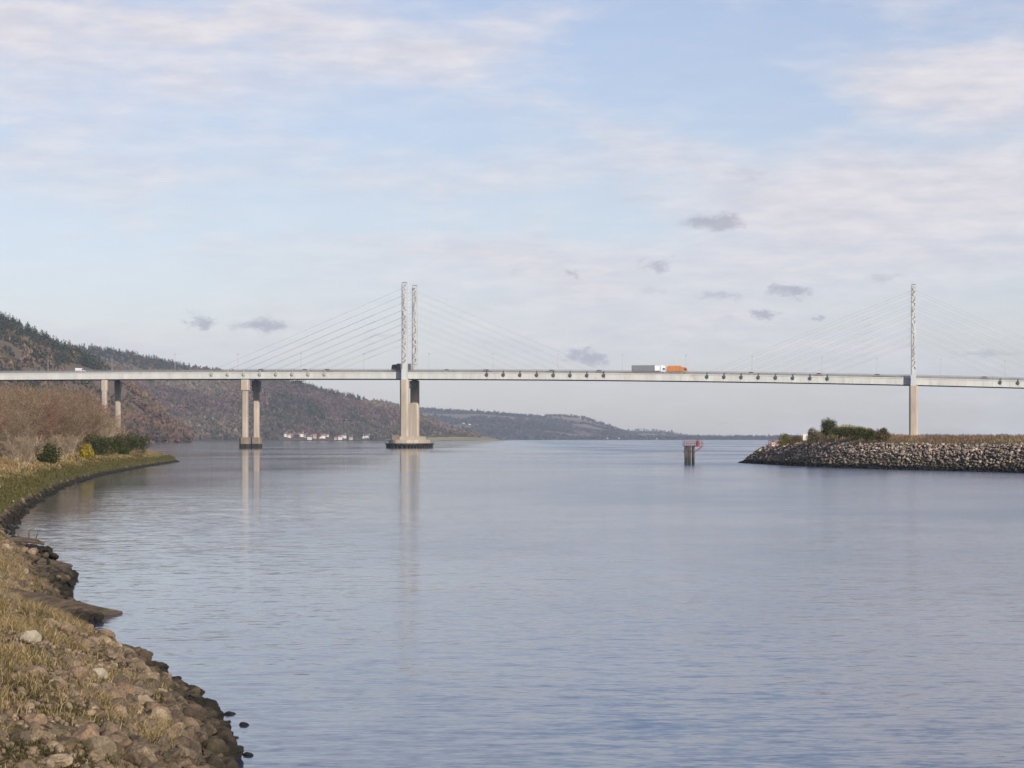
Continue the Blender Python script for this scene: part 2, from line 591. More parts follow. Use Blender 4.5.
# ------------------------------------------------------------------ water
def build_water():
    m = bpy.data.materials.new('estuary_water')
    m.use_nodes = True
    w = NT(m.node_tree)
    b = w.n('ShaderNodeBsdfPrincipled')
    out = w.n('ShaderNodeOutputMaterial')
    w.t.links.new(b.outputs[0], out.inputs[0])
    P = pos(w)
    x, y, z = w.sep(P)
    b.inputs['Base Color'].default_value = (0.016, 0.032, 0.080, 1)
    b.inputs['IOR'].default_value = 1.33
    b.inputs['Specular IOR Level'].default_value = 0.5
    # wind patches: where the surface is ruffled and where it is slick
    pa = w.noise(w.vec('MULTIPLY', P, (0.013, 0.0062, 1)), 1.0, 5.0, 0.6, 0.4)
    patch = w.rng(pa, 0.36, 0.64, 0.72, 1.18, smooth=True)
    # the lee of the wooded bank is calm, the open channel towards the breakwater is ruffled
    patch = w.math('MULTIPLY', patch, w.rng(x, -34.0, 42.0, 0.48, 1.35))
    w.put(b.inputs['Roughness'], w.math('MULTIPLY', patch, 0.155))

    def slopes(sx, sy, amp, det, dist=0.0):
        c = w.noise(w.vec('MULTIPLY', P, (sx, sy, 1)), 1.0, det, 0.6, dist, color=True)
        return w.vec('MULTIPLY', w.vec('SUBTRACT', c, (0.5, 0.5, 0.5)), (amp * 0.6, amp, 0.0))
    n = w.vec('ADD', slopes(0.9, 2.1, 0.15 * WAVES, 3.0, 0.3), slopes(3.4, 7.5, 0.15 * WAVES, 3.0, 0.2))
    near = w.math('MULTIPLY', patch, w.rng(y, 30.0, 240.0, 1.7, 0.35))
    n = w.vec('MULTIPLY', n, w.comb(near, near, 0.0))
    n = w.vec('ADD', n, w.vec('MULTIPLY', slopes(0.10, 0.26, 0.030 * WAVES, 3.0), w.comb(patch, patch, 0.0)))
    n = w.vec('MULTIPLY', n, (1.0, 1.0, 0.0))
    n = w.vec('NORMALIZE', w.vec('ADD', n, (0, 0, 1)))
    w.t.links.new(n, b.inputs['Normal'])
    n = 96
    rings = [0, 60, 200, 700, 2500, 6000, 12500]
    V, Fq, Ft = [(0, 0, 0)], [], []
    for r in rings[1:]:
        for k in range(n):
            a = 2 * math.pi * k / n
            V.append((r * math.cos(a), r * math.sin(a), 0))
    for k in range(n):
        Ft.append((0, 1 + k, 1 + (k + 1) % n))
        for j in range(len(rings) - 2):
            A, B = 1 + j * n, 1 + (j + 1) * n
            Fq.append((A + k, B + k, B + (k + 1) % n, A + (k + 1) % n))
    o = link('water', np_mesh('water', np.array(V), [np.array(Ft), np.array(Fq)]), m)
    tag(o, kind='structure')


WAVES = 0.85
build_water()

# seabed under the water
MB().box(-12400, 12400, -12400, 12400, -6.0, -5.0).build('seabed', surf('mud', mottled((0.06, 0.05, 0.04), 0.2, 0.1), 0.9))['kind'] = 'structure'

# ------------------------------------------------------------------ haze
HAZE = 4.8e-5
hz = bpy.data.materials.new('haze_air')
hz.use_nodes = True
w = NT(hz.node_tree)
pv = w.n('ShaderNodeVolumePrincipled')
pv.inputs['Color'].default_value = (0.70, 0.84, 1.0, 1)
pv.inputs['Density'].default_value = HAZE
pv.inputs['Anisotropy'].default_value = 0.0
ou = w.n('ShaderNodeOutputMaterial')
w.t.links.new(pv.outputs[0], ou.inputs['Volume'])
hb = MB().box(-13000, 13000, -13000, 13000, -7.0, 330.0).build('haze', hz)
tag(hb, kind='stuff')

# ------------------------------------------------------------------ stones


def ico(sub):
    t = (1 + 5 ** 0.5) / 2
    v = [(-1, t, 0), (1, t, 0), (-1, -t, 0), (1, -t, 0), (0, -1, t), (0, 1, t), (0, -1, -t), (0, 1, -t), (t, 0, -1), (t, 0, 1), (-t, 0, -1), (-t, 0, 1)]
    f = [(0, 11, 5), (0, 5, 1), (0, 1, 7), (0, 7, 10), (0, 10, 11), (1, 5, 9), (5, 11, 4), (11, 10, 2), (10, 7, 6), (7, 1, 8),
         (3, 9, 4), (3, 4, 2), (3, 2, 6), (3, 6, 8), (3, 8, 9), (4, 9, 5), (2, 4, 11), (6, 2, 10), (8, 6, 7), (9, 8, 1)]
    v = [np.array(p) / np.linalg.norm(p) for p in v]
    for _ in range(sub):
        mid, nf = {}, []

        def m_(a, b):
            k = (min(a, b), max(a, b))
            if k not in mid:
                p = v[a] + v[b]
                v.append(p / np.linalg.norm(p))
                mid[k] = len(v) - 1
            return mid[k]
        for a, b, c in f:
            ab, bc, ca = m_(a, b), m_(b, c), m_(c, a)
            nf += [(a, ab, ca), (b, bc, ab), (c, ca, bc), (ab, bc, ca)]
        f = nf
    return np.array(v), np.array(f)


def stone_shape(seed, sub=3, angular=0.5):
    """A boulder: a ball cut by random planes (facets), then roughened."""
    r = np.random.default_rng(seed)
    V, Fc = ico(sub)
    rad = np.ones(len(V))
    for _ in range(13):
        nn = r.normal(size=3)
        nn /= np.linalg.norm(nn)
        d = r.uniform(0.60, 0.92)
        dot = V @ nn
        lim = np.where(dot > 0.05, d / np.maximum(dot, 0.05), 9)
        rad = np.minimum(rad, lim * angular + rad * (1 - angular) if angular < 1 else lim) if False else np.minimum(rad, 1 + (lim - 1) * angular)
    V = V * rad[:, None]
    for i in range(len(V)):
        p = Vector(V[i])
        k = 1 + 0.10 * mnoise.noise(p * 1.7 + Vector((seed, 0, 0))) + 0.05 * mnoise.noise(p * 5.5 + Vector((0, seed, 0)))
        V[i] *= k
    V *= np.array([1.0, r.uniform(0.68, 0.95), r.uniform(0.5, 0.75)])
    return V, Fc


def rotm(r, n, tilt=0.4):
    """n random rotation matrices: any yaw, limited tilt."""
    a = r.uniform(0, 2 * math.pi, n)
    b = r.normal(0, tilt, n)
    c = r.normal(0, tilt, n)
    ca, sa, cb, sb, cc, sc = np.cos(a), np.sin(a), np.cos(b), np.sin(b), np.cos(c), np.sin(c)
    Z = np.zeros(n)
    O = np.ones(n)
    Rz = np.stack([np.stack([ca, -sa, Z], -1), np.stack([sa, ca, Z], -1), np.stack([Z, Z, O], -1)], -2)
    Rx = np.stack([np.stack([O, Z, Z], -1), np.stack([Z, cb, -sb], -1), np.stack([Z, sb, cb], -1)], -2)
    Ry = np.stack([np.stack([cc, Z, sc], -1), np.stack([Z, O, Z], -1), np.stack([-sc, Z, cc], -1)], -2)
    return Rz @ Rx @ Ry


def scatter_mesh(name, shapes, P, size, R, rnd, mat, tint=None, smooth=True):
    """One mesh out of many copies of the base shapes."""
    Vs, Fs, A, T, off = [], [], [], [], 0
    which = RNG.integers(0, len(shapes), len(P))
    for k, (bv, bf) in enumerate(shapes):
        idx = np.nonzero(which == k)[0]
        if not len(idx):
            continue
        V = np.einsum('nij,vj->nvi', R[idx], bv) * size[idx][:, None, None] + P[idx][:, None, :]
        m = len(bv)
        Fi = bf[None] + (np.arange(len(idx)) * m)[:, None, None] + off
        Vs.append(V.reshape(-1, 3))
        Fs.append(Fi.reshape(-1, bf.shape[1]))
        A.append(np.repeat(rnd[idx], m))
        if tint is not None:
            T.append(np.repeat(tint[idx], m, axis=0))
        off += len(idx) * m
    at_ = {'rnd': np.concatenate(A)}
    if tint is not None:
        at_['tint'] = np.concatenate(T)
    return link(name, np_mesh(name, np.concatenate(Vs), np.concatenate(Fs), at_, smooth), mat)


# ------------------------------------------------------------------ near bank terrain
shore_px = [(232, 768), (222, 730), (207, 706), (185, 690), (152, 672), (130, 656), (100, 641), (86, 628), (84, 618), (70, 600),
            (62, 588), (46, 576), (36, 560), (16, 549), (3, 536), (6, 524), (20, 510), (60, 487), (100, 475), (140, 467.5),
            (165, 463.6), (179, 461.6)]
shore = [tuple(on_water(*p)[:2]) for p in shore_px]
BANK = [(40, -30), (20, -6), (8, 3), (2, 9), (-1, 15), (-2.2, 22), (-3.0, 28)] + shore + [(-70, 512), (-95, 540), (-140, 575), (-230, 620), (-520, 690),
                                                                                    (-900, 700), (-900, -200), (40, -200)]


def bank_h(X, Y):
    d = poly_sd(X, Y, BANK, True)
    far = np.clip((Y - 95) / 40, 0, 1)
    wob = (fbm(X * 0.25, Y * 0.25, 3) - 0.5)
    dd = np.maximum(d + wob * np.where(d > 0.3, 1.1, 0.3), np.minimum(d, 0.2))
    zn = 2.35 * (1 - np.exp(-np.maximum(dd, 0) * 0.26))
    zf = np.where(dd < 0.45, dd * 1.6, 0.72 + 1.25 * (1 - np.exp(-np.maximum(dd - 0.45, 0) * 0.42)))
    z = zn * (1 - far) + zf * far
    z = np.where(d > 0, np.maximum(z, 0.0), d * 0.35)
    z = z + np.where(d > 0.5, 0.16 * (fbm(X * 1.3, Y * 1.3, 9) - 0.5), 0)
    z = z + np.where(d > 5, 0.5 * (fbm(X * 0.08, Y * 0.08, 11) - 0.5), 0)
    return z, d


def build_bank():
    nx, ny = 420, 520
    v = np.linspace(0, 1, ny)
    Ys = 16 * (700 / 16) ** v
    U = np.concatenate([np.linspace(-1.3, -0.24, 50, endpoint=False), np.linspace(-0.24, 0.05, nx - 60), np.linspace(0.06, 0.6, 10)])
    Xg = U[None, :] * Ys[:, None]
    Yg = np.repeat(Ys[:, None], nx, 1)
    Z, d = bank_h(Xg, Yg)
    Z = np.maximum(Z, -4)
    V = np.stack([Xg, Yg, Z], -1).reshape(-1, 3)
    i = np.arange(ny - 1)[:, None] * nx + np.arange(nx - 1)[None]
    Fq = np.stack([i, i + 1, i + nx + 1, i + nx], -1).reshape(-1, 4)
    keep = (Z.reshape(-1)[Fq] > -1.5).any(1)
    o = link('ground', np_mesh('ground', V, Fq[keep], smooth=True), M['bank'])
    tag(o, kind='structure')
    # the ground the photographer stands on
    g = np.linspace(-1, 1, 60)
    X2, Y2 = np.meshgrid(g * 60 - 15, np.linspace(-60, 16, 50))
    Z2, _ = bank_h(X2, Y2)
    Z2 = np.maximum(Z2, -4)
    V2 = np.stack([X2, Y2, Z2], -1).reshape(-1, 3)
    i = np.arange(49)[:, None] * 60 + np.arange(59)[None]
    F2 = np.stack([i, i + 1, i + 61, i + 60], -1).reshape(-1, 4)
    o2 = link('ground', np_mesh('ground', V2, F2, smooth=True), M['bank'])
    tag(o2, kind='structure')


build_bank()

# ------------------------------------------------------------------ boulders of the near bank


def pxof(P):
    return CX + P[..., 0] / P[..., 1] * F, HY - (P[..., 2] - H) / P[..., 1] * F


GROYNES = [((-13.0, 58.2, 1.45), (-10.3, 66.4, 0.05)), ((-18.9, 84.5, 1.3), (-15.9, 91.0, 0.05))]


def near_stones():
    r = np.random.default_rng(21)
    n = 60000
    Y = 26 * (125 / 26) ** r.random(n)
    # sample relative to the shore: pick x so that distance inland is 0..9 m
    Xs = np.interp(Y, [p[1] for p in BANK[5:26]], [p[0] for p in BANK[5:26]])
    X = Xs - r.uniform(-0.7, 9.5, n) * np.where(Y > 60, 1.0, 1.0)
    Z, d = bank_h(X, Y)
    patchy = fbm(X * 0.55, Y * 0.4, 31)
    # stone cover is close by the water and breaks up in the grass higher on the slope
    cover = np.where(d < 0, np.clip(0.10 + d * 0.5, 0, 1) * 0.25, np.clip(1.5 - d / 1.8, 0.04, 1)) * np.clip(1.0 + (patchy - 0.5) * 3.2, 0.0, 2)
    cover = np.where(Y > 62, np.maximum(cover, 0.7 * (d > 0) * (d < 7)), cover)
    keep = (d > -0.75) & (r.random(n) < cover)
    X, Y, Z, d = X[keep], Y[keep], Z[keep], d[keep]
    size = np.clip(r.lognormal(math.log(0.084), 0.50, len(X)), 0.035, 0.22)
    size = np.where(d < 0, size * 0.7, size)
    size = size * np.clip(1.15 - 0.12 * np.maximum(d, 0), 0.5, 1.2) * np.where((Y > 60), 0.9, 1.0)
    for (g0, g1) in GROYNES:
        a, b = np.array(g0[:2]), np.array(g1[:2])
        dd = (b - a) / np.linalg.norm(b - a)
        tt = np.clip((X - a[0]) * dd[0] + (Y - a[1]) * dd[1], 0, np.linalg.norm(b - a))
        dist = np.hypot(X - a[0] - tt * dd[0], Y - a[1] - tt * dd[1])
        size = np.where(dist < 0.5, 0.05, size)
    order = np.argsort(-size)
    cells, chosen = {}, []
    cs = 0.75
    for i in order:
        cx, cy = int(X[i] // cs), int(Y[i] // cs)
        ok = True
        for ax in (-1, 0, 1):
            for ay in (-1, 0, 1):
                for j in cells.get((cx + ax, cy + ay), ()):
                    if (X[i] - X[j]) ** 2 + (Y[i] - Y[j]) ** 2 < (0.66 * (size[i] + size[j])) ** 2:
                        ok = False
                        break
                if not ok: break
            if not ok: break
        if ok:
            cells.setdefault((cx, cy), []).append(i)
            chosen.append(i)
    c = np.array(chosen)
    return X[c], Y[c], Z[c], d[c], size[c]


PAL_NAME = [(0.07, 'dark brown'), (0.22, 'pinkish brown'), (0.37, 'brown'), (0.5, 'pink'), (0.585, 'pale buff'), (0.68, 'dark grey'),
            (0.8, 'grey'), (0.9, 'reddish brown'), (0.97, 'pale'), (1.01, 'greyish brown')]
ORD = ['first', 'second', 'third', 'fourth', 'fifth', 'sixth', 'seventh', 'eighth', 'ninth', 'tenth', 'eleventh', 'twelfth', 'thirteenth',
       'fourteenth', 'fifteenth', 'sixteenth', 'seventeenth', 'eighteenth', 'nineteenth', 'twentieth'] + ['twenty-' + x for x in
       ('first', 'second', 'third', 'fourth', 'fifth', 'sixth', 'seventh', 'eighth', 'ninth')] + ['thirtieth'] + ['thirty-' + x for x in
       ('first', 'second', 'third', 'fourth', 'fifth', 'sixth', 'seventh', 'eighth', 'ninth')]


def build_stones():
    X, Y, Z, d, s = near_stones()
    P = np.stack([X, Y, Z + s * 0.12], -1)
    px, py = pxof(P)
    big = s / Y
    vis = (px > -4) & (px < 300) & (py < 776)
    order = [i for i in np.argsort(-big) if vis[i]]
    ind = order[:284]
    rest = np.setdiff1d(np.arange(len(X)), ind)
    shapes = [stone_shape(100 + k, 4, 1.0) for k in range(14)]
    meshes = []
    for k, (bv, bf) in enumerate(shapes):
        me = np_mesh('boulder', bv, bf, {'rnd': np.zeros(len(bv))}, True)
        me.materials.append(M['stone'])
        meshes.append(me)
    info = []
    for n_, i in enumerate(ind):
        R = rotm(RNG, 1, 0.28)[0]
        o = bpy.data.objects.new('boulder', meshes[int(RNG.integers(0, 14))])
        o.location = P[i]
        o.rotation_euler = Matrix(R.tolist()).to_euler()
        o.scale = [float(s[i]) * q for q in RNG.uniform(0.78, 1.22, 3)]
        C.objects.link(o)
        band = 0 if d[i] < 0.55 else 1 if d[i] < 1.5 else 2 if d[i] < 2.6 else 3
        info.append((o, band, float(px[i]), float(py[i]), float(s[i])))
    bands = ['in the row along the waterline', 'in the second row up from the water', 'midway up the stony slope', 'among the grass high on the stony slope']
    for b in range(4):
        for st, (y0, y1, nm) in enumerate([(700, 900, 'lower'), (650, 700, 'middle'), (0, 650, 'upper')]):
            row = sorted([q for q in info if q[1] == b and y0 <= q[3] < y1], key=lambda q: -q[3])
            row_b = sorted(q[4] for q in row)
            for k, q in enumerate(row):
                sz = 'large' if q[4] > row_b[int(len(row_b) * 0.66)] else 'small' if q[4] < row_b[int(len(row_b) * 0.33)] else 'mid-sized'
                q2 = [x for x in row if (x[4] > row_b[int(len(row_b) * 0.66)]) == (sz == 'large') and (x[4] < row_b[int(len(row_b) * 0.33)]) == (sz == 'small')]
                kk = q2.index(q)
                lab = '%s %s boulder %s, %s bank stretch' % (ORD[kk % len(ORD)], sz, bands[b], nm)
                tag(q[0], lab, 'boulder', 'boulders along the near bank')
    # everything smaller
    sh2 = [stone_shape(200 + k, 3, 1.0) for k in range(10)]
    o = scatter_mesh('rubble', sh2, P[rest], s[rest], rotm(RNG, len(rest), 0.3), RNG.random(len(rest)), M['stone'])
    tag(o, kind='stuff')
    o['label'] = 'smaller stones packed between the boulders of the near bank'
    # pebbles
    r = np.random.default_rng(5)
    n = 26000
    Yp = 26 * (115 / 26) ** r.random(n)
    Xs = np.interp(Yp, [p[1] for p in BANK[5:26]], [p[0] for p in BANK[5:26]])
    Xp = Xs - r.uniform(0.0, 8.5, n)
    Zp, dp = bank_h(Xp, Yp)
    keep = (dp > 0.02) & (fbm(Xp * 0.5, Yp * 0.5, 77) > 0.36)
    Xp, Yp, Zp = Xp[keep], Yp[keep], Zp[keep]
    sz = np.clip(r.lognormal(math.log(0.045), 0.4, len(Xp)), 0.02, 0.12)
    sh3 = [stone_shape(300 + k, 1, 0.7) for k in range(6)]
    o = scatter_mesh('gravel', sh3, np.stack([Xp, Yp, Zp + sz * 0.2], -1), sz, rotm(RNG, len(Xp), 0.5), RNG.random(len(Xp)), M['stone'])
    tag(o, kind='stuff')
    # stones standing alone in the water, placed one by one
    for k, (qx, qy, sc, lab) in enumerate([
            (230, 714, 0.10, 'dark wet stone awash just off the boulder bank, largest of the strays'),
            (228, 722, 0.055, 'small dark stone awash below the largest stray stone'),
            (243, 725, 0.075, 'flat dark stone awash furthest out, level with the small stray'),
            (236, 738, 0.05, 'tiny dark stone barely above water between two flat strays'),
            (248, 755, 0.08, 'flat dark stone awash near the photo\'s bottom edge'),
            (189, 688, 0.06, 'dark stone at the waterline beside the dead stalks')]):
        p = on_water(qx, qy)
        o = bpy.data.objects.new('wet_stone', meshes[k])
        o.location = (p.x, p.y, 0.0)
        o.scale = (sc * 1.5, sc, sc * 0.8)
        o.rotation_euler = (0, 0, k * 1.3)
        C.objects.link(o)
        tag(o, lab, 'stone', 'stray stones in the water')
    # named pale boulder in the grass
    for qx, qy, Yv, sc, lab in [(30, 688, 40.5, 0.20, 'pale buff boulder standing alone in straw grass above the stones'),
                                (97, 707, 38.5, 0.18, 'pale flat boulder at the upper edge of the stones')]:
        X0 = (qx - CX) / F * Yv
        z0 = float(bank_h(np.array([X0]), np.array([Yv]))[0][0])
        o = bpy.data.objects.new('boulder', np_mesh('boulder', shapes[3][0], shapes[3][1], {'rnd': np.full(len(shapes[3][0]), 0.0)}, True))
        o.data.materials.append(surf('pale_boulder_stone', mottled((0.30, 0.26, 0.19), 0.25, 4.0), 0.9))
        o.location = (X0, Yv, z0 + sc * 0.3)
        o.scale = (sc, sc * 0.9, sc)
        o.rotation_euler = (0.1, 0.2, 0.6)
        C.objects.link(o)
        tag(o, lab, 'boulder', 'boulders along the near bank')


build_stones()

# ------------------------------------------------------------------ grass


def blades(name, X, Y, Z, hgt, wid, lean, cols, lab=None, seg=2):
    """Grass blades as narrow bent strips."""
    n = len(X)
    r = RNG
    a = r.uniform(0, 2 * math.pi, n)
    dx, dy = np.cos(a) * lean, np.sin(a) * lean
    b = r.uniform(0, 2 * math.pi, n)
    wx, wy = np.cos(b) * wid, np.sin(b) * wid
    base = np.stack([X, Y, Z - 0.02], -1)
    V = []
    for t, wk in ((0, 1.0), (0.55, 0.8)):
        c = base + np.stack([dx * hgt * t * t, dy * hgt * t * t, hgt * t * (1 - 0.15 * t * lean)], -1)
        ww = np.stack([wx, wy, np.zeros(n)], -1) * wk * 0.5
        V += [c - ww, c + ww]
    tip = base + np.stack([dx * hgt, dy * hgt, hgt * (1 - 0.35 * np.abs(lean))], -1)
    V.append(tip)
    V = np.stack(V, 1).reshape(-1, 3)
    k = np.arange(n)[:, None] * 5
    Fq = np.concatenate([k + 0, k + 1, k + 3, k + 2], 1)
    Ft = np.concatenate([k + 2, k + 3, k + 4], 1)
    T = np.repeat(cols, 5, axis=0)
    o = link(name, np_mesh(name, V, [Fq, Ft], {'tint': T}), M['foliage'])
    tag(o, kind='stuff')
    if lab: o['label'] = lab
    return o


def pick(pal, n, r=None):
    r = r or RNG
    pal = np.array(pal)
    c = pal[r.integers(0, len(pal), n)]
    return c * r.uniform(0.75, 1.25, (n, 1))


STRAW = [(0.30, 0.215, 0.105), (0.22, 0.155, 0.078), (0.35, 0.26, 0.135), (0.18, 0.145, 0.055), (0.15, 0.108, 0.058)]
OLIVE = [(0.070, 0.066, 0.020), (0.095, 0.082, 0.030), (0.055, 0.050, 0.020), (0.12, 0.094, 0.040)]
RUST = [(0.24, 0.13, 0.07), (0.30, 0.18, 0.09), (0.19, 0.11, 0.06)]


def build_grass():
    r = np.random.default_rng(44)
    # tussocks on the near slope
    n = 15000
    Y = 25 * (100 / 25) ** r.random(n)
    Xs = np.interp(Y, [p[1] for p in BANK[5:26]], [p[0] for p in BANK[5:26]])
    X = Xs - r.uniform(0.6, 10.5, n)
    Z, d = bank_h(X, Y)
    m = fbm(X * 0.9 + 3, Y * 0.55, 51)
    thr = 0.60 - 0.10 * np.minimum(d, 3.4)
    keep = (d > 0.8) & (m > thr) & (X > -0.25 * Y)
    X, Y, Z, d, m = X[keep], Y[keep], Z[keep], d[keep], m[keep]
    nb = 34
    tx, ty = np.repeat(X, nb), np.repeat(Y, nb)
    spread = np.repeat(r.uniform(0.05, 0.16, len(X)), nb)
    tx = tx + r.normal(0, 1, len(tx)) * spread
    ty = ty + r.normal(0, 1, len(ty)) * spread
    tz, _ = bank_h(tx, ty)
    hh = np.repeat(r.uniform(0.09, 0.30, len(X)), nb) * r.uniform(0.5, 1.15, len(tx))
    kind = np.repeat(fbm(X * 0.9, Y * 0.6, 90) + r.normal(0, 0.05, len(X)), nb)
    hh = hh * np.where(kind > 0.5, 1.1, 0.5)
    col = np.where((kind > 0.53)[:, None], pick(STRAW, len(tx)), np.where((kind > 0.44)[:, None], pick(STRAW + OLIVE, len(tx)), pick(OLIVE, len(tx)) * 0.6))
    blades('grass', tx, ty, tz, hh, np.full(len(tx), 0.011), r.uniform(0.2, 1.1, len(tx)), col, 'straw and olive tussocks on the near stony slope')
    # the bank beyond the groynes: straw on top, olive lower down
    n = 150000
    Y = 92 * (505 / 92) ** r.random(n)
    Xs = np.interp(Y, [p[1] for p in BANK[20:32]], [p[0] for p in BANK[20:32]])
    X = Xs - r.uniform(0.2, 16, n) ** 1.0
    Z, d = bank_h(X, Y)
    keep = (d > 0.12) & (Z > 0.22 + 0.5 * fbm(X * 0.25, Y * 0.1, 62)**2) & (X > -0.23 * Y)
    X, Y, Z, d = X[keep], Y[keep], Z[keep], d[keep]
    m = fbm(X * 0.3, Y * 0.12, 61)
    lvl = Z - 0.08 + (m - 0.5) * 1.3
    st, ol, ru = pick(STRAW, len(X)), pick(OLIVE, len(X)), pick(RUST, len(X))
    col = np.where((lvl > 1.70)[:, None], st, np.where((lvl > 1.35)[:, None] & (r.random(len(X)) > 0.5)[:, None], st, ol))
    col = np.where(((lvl > 1.9) & (fbm(X * 0.12, Y * 0.06, 71) > 0.52))[:, None], ru, col)
    hh = r.uniform(0.14, 0.42, len(X)) * np.where(lvl > 1.6, 1.3, 0.7)
    blades('grass', X, Y, Z, hh, np.full(len(X), 0.055) * (Y / 200) ** 0.5, r.uniform(0.1, 0.8, len(X)), col, 'straw and green grass on the curving bank')


build_grass()

# ------------------------------------------------------------------ shrubs and trees of the near bank


def segs_mesh(name, A, B, ra, rb, n=3, tint=None):
    """Many tapered 3-sided twigs as one mesh."""
    A, B = np.array(A, float), np.array(B, float)
    D = B - A
    L = np.linalg.norm(D, axis=1, keepdims=True)
    D = D / np.maximum(L, 1e-9)
    ref = np.where(np.abs(D[:, 2:3]) > 0.9, np.array([[1.0, 0, 0]]), np.array([[0, 0, 1.0]]))
    E = np.cross(D, ref)
    E /= np.maximum(np.linalg.norm(E, axis=1, keepdims=True), 1e-9)
    G = np.cross(D, E)
    ra, rb = np.array(ra)[:, None], np.array(rb)[:, None]
    V = []
    for P, rr in ((A, ra), (B, rb)):
        for k in range(n):
            t = 2 * math.pi * k / n
            V.append(P + (E * math.cos(t) + G * math.sin(t)) * rr)
    V = np.stack(V, 1).reshape(-1, 3)
    k = np.arange(len(A))[:, None] * 2 * n
    Fs = [np.concatenate([k + i, k + (i + 1) % n, k + n + (i + 1) % n, k + n + i], 1) for i in range(n)]
    return np_mesh(name, V, np.concatenate(Fs), {'tint': np.repeat(tint, 2 * n, axis=0)} if tint is not None else None)


def ray_to(px, poly, dmin, y0=150.0, y1=620.0):
    """Distance at which the bearing px first lies dmin inside the outline (or deepest if it never does)."""
    Y = np.arange(y0, y1, 1.0)
    d = poly_sd((px - CX) / F * Y, Y, poly, True)
    k = np.nonzero(d >= dmin)[0]
    return float(Y[k[0]] if len(k) else Y[int(np.argmax(d))])


def bare_tree_parts(seed, height=7.0, stems=6, spread=0.5, tw=1.0):
    r = random.Random(seed)
    T, W = [], []           # thick limbs, fine twigs: (a, b, ra, rb)

    def grow(p, d, L, rad, lev):
        steps = 4 if lev < 2 else 3
        q = p.copy()
        dd = d.copy()
        rr = rad
        for k in range(steps):
            dd = (dd + Vector((r.gauss(0, .13), r.gauss(0, .13), r.gauss(0.05, .10)))).normalized()
            nq = q + dd * (L / steps)
            nr = rr * (0.80 if lev < 3 else 0.7)
            (T if lev < 2 else W).append((q.copy(), nq.copy(), rr, nr))
            q, rr = nq, nr
            if lev < 4:
                nch = (1 if k < 1 else 2) if lev == 0 else 2 if lev < 3 else 2
                if lev == 0 and k == 0 and r.random() < 0.5:
                    nch = 0
                for _ in range(nch):
                    side = Vector((r.gauss(0, 1), r.gauss(0, 1), r.gauss(0.15, 0.5))).normalized()
                    nd = (dd * 0.75 + side * 0.62).normalized()
                    grow(q, nd, L * r.uniform(0.42, 0.62), max(rr * 0.62, 0.006), lev + 1)
    for s in range(stems):
        a = 2 * math.pi * s / stems + r.uniform(-.4, .4)
        k = spread * r.uniform(0.3, 1.1)
        d = Vector((math.cos(a) * k, math.sin(a) * k, 1)).normalized()
        grow(Vector((math.cos(a) * 0.15, math.sin(a) * 0.15, -0.1)), d, height * r.uniform(0.62, 0.85), 0.055 * height / 7, 0)
    rr = np.random.default_rng(seed)
    tr = segs_mesh('trunk', *zip(*[(a, b) for a, b, _, _ in T]), [t[2] for t in T], [t[3] for t in T], 5) if T else None
    return T, W, rr


def twig_mesh(W, rr, pal, tw=1.0):
    A = [x[0] for x in W]
    B = [x[1] for x in W]
    tint = np.array(pal)[rr.integers(0, len(pal), len(W))] * rr.uniform(0.7, 1.3, (len(W), 1))
    return segs_mesh('crown', A, B, [max(x[2], 0.011) * tw for x in W], [max(x[3], 0.007) * tw for x in W], 3, tint)


PALE = [(0.40, 0.32, 0.23), (0.33, 0.26, 0.18), (0.28, 0.20, 0.14)]
RED = [(0.23, 0.115, 0.085), (0.20, 0.11, 0.08), (0.24, 0.155, 0.11), (0.18, 0.105, 0.078)]
BROWN = [(0.20, 0.135, 0.09), (0.17, 0.115, 0.08), (0.24, 0.175, 0.12), (0.15, 0.115, 0.06)]


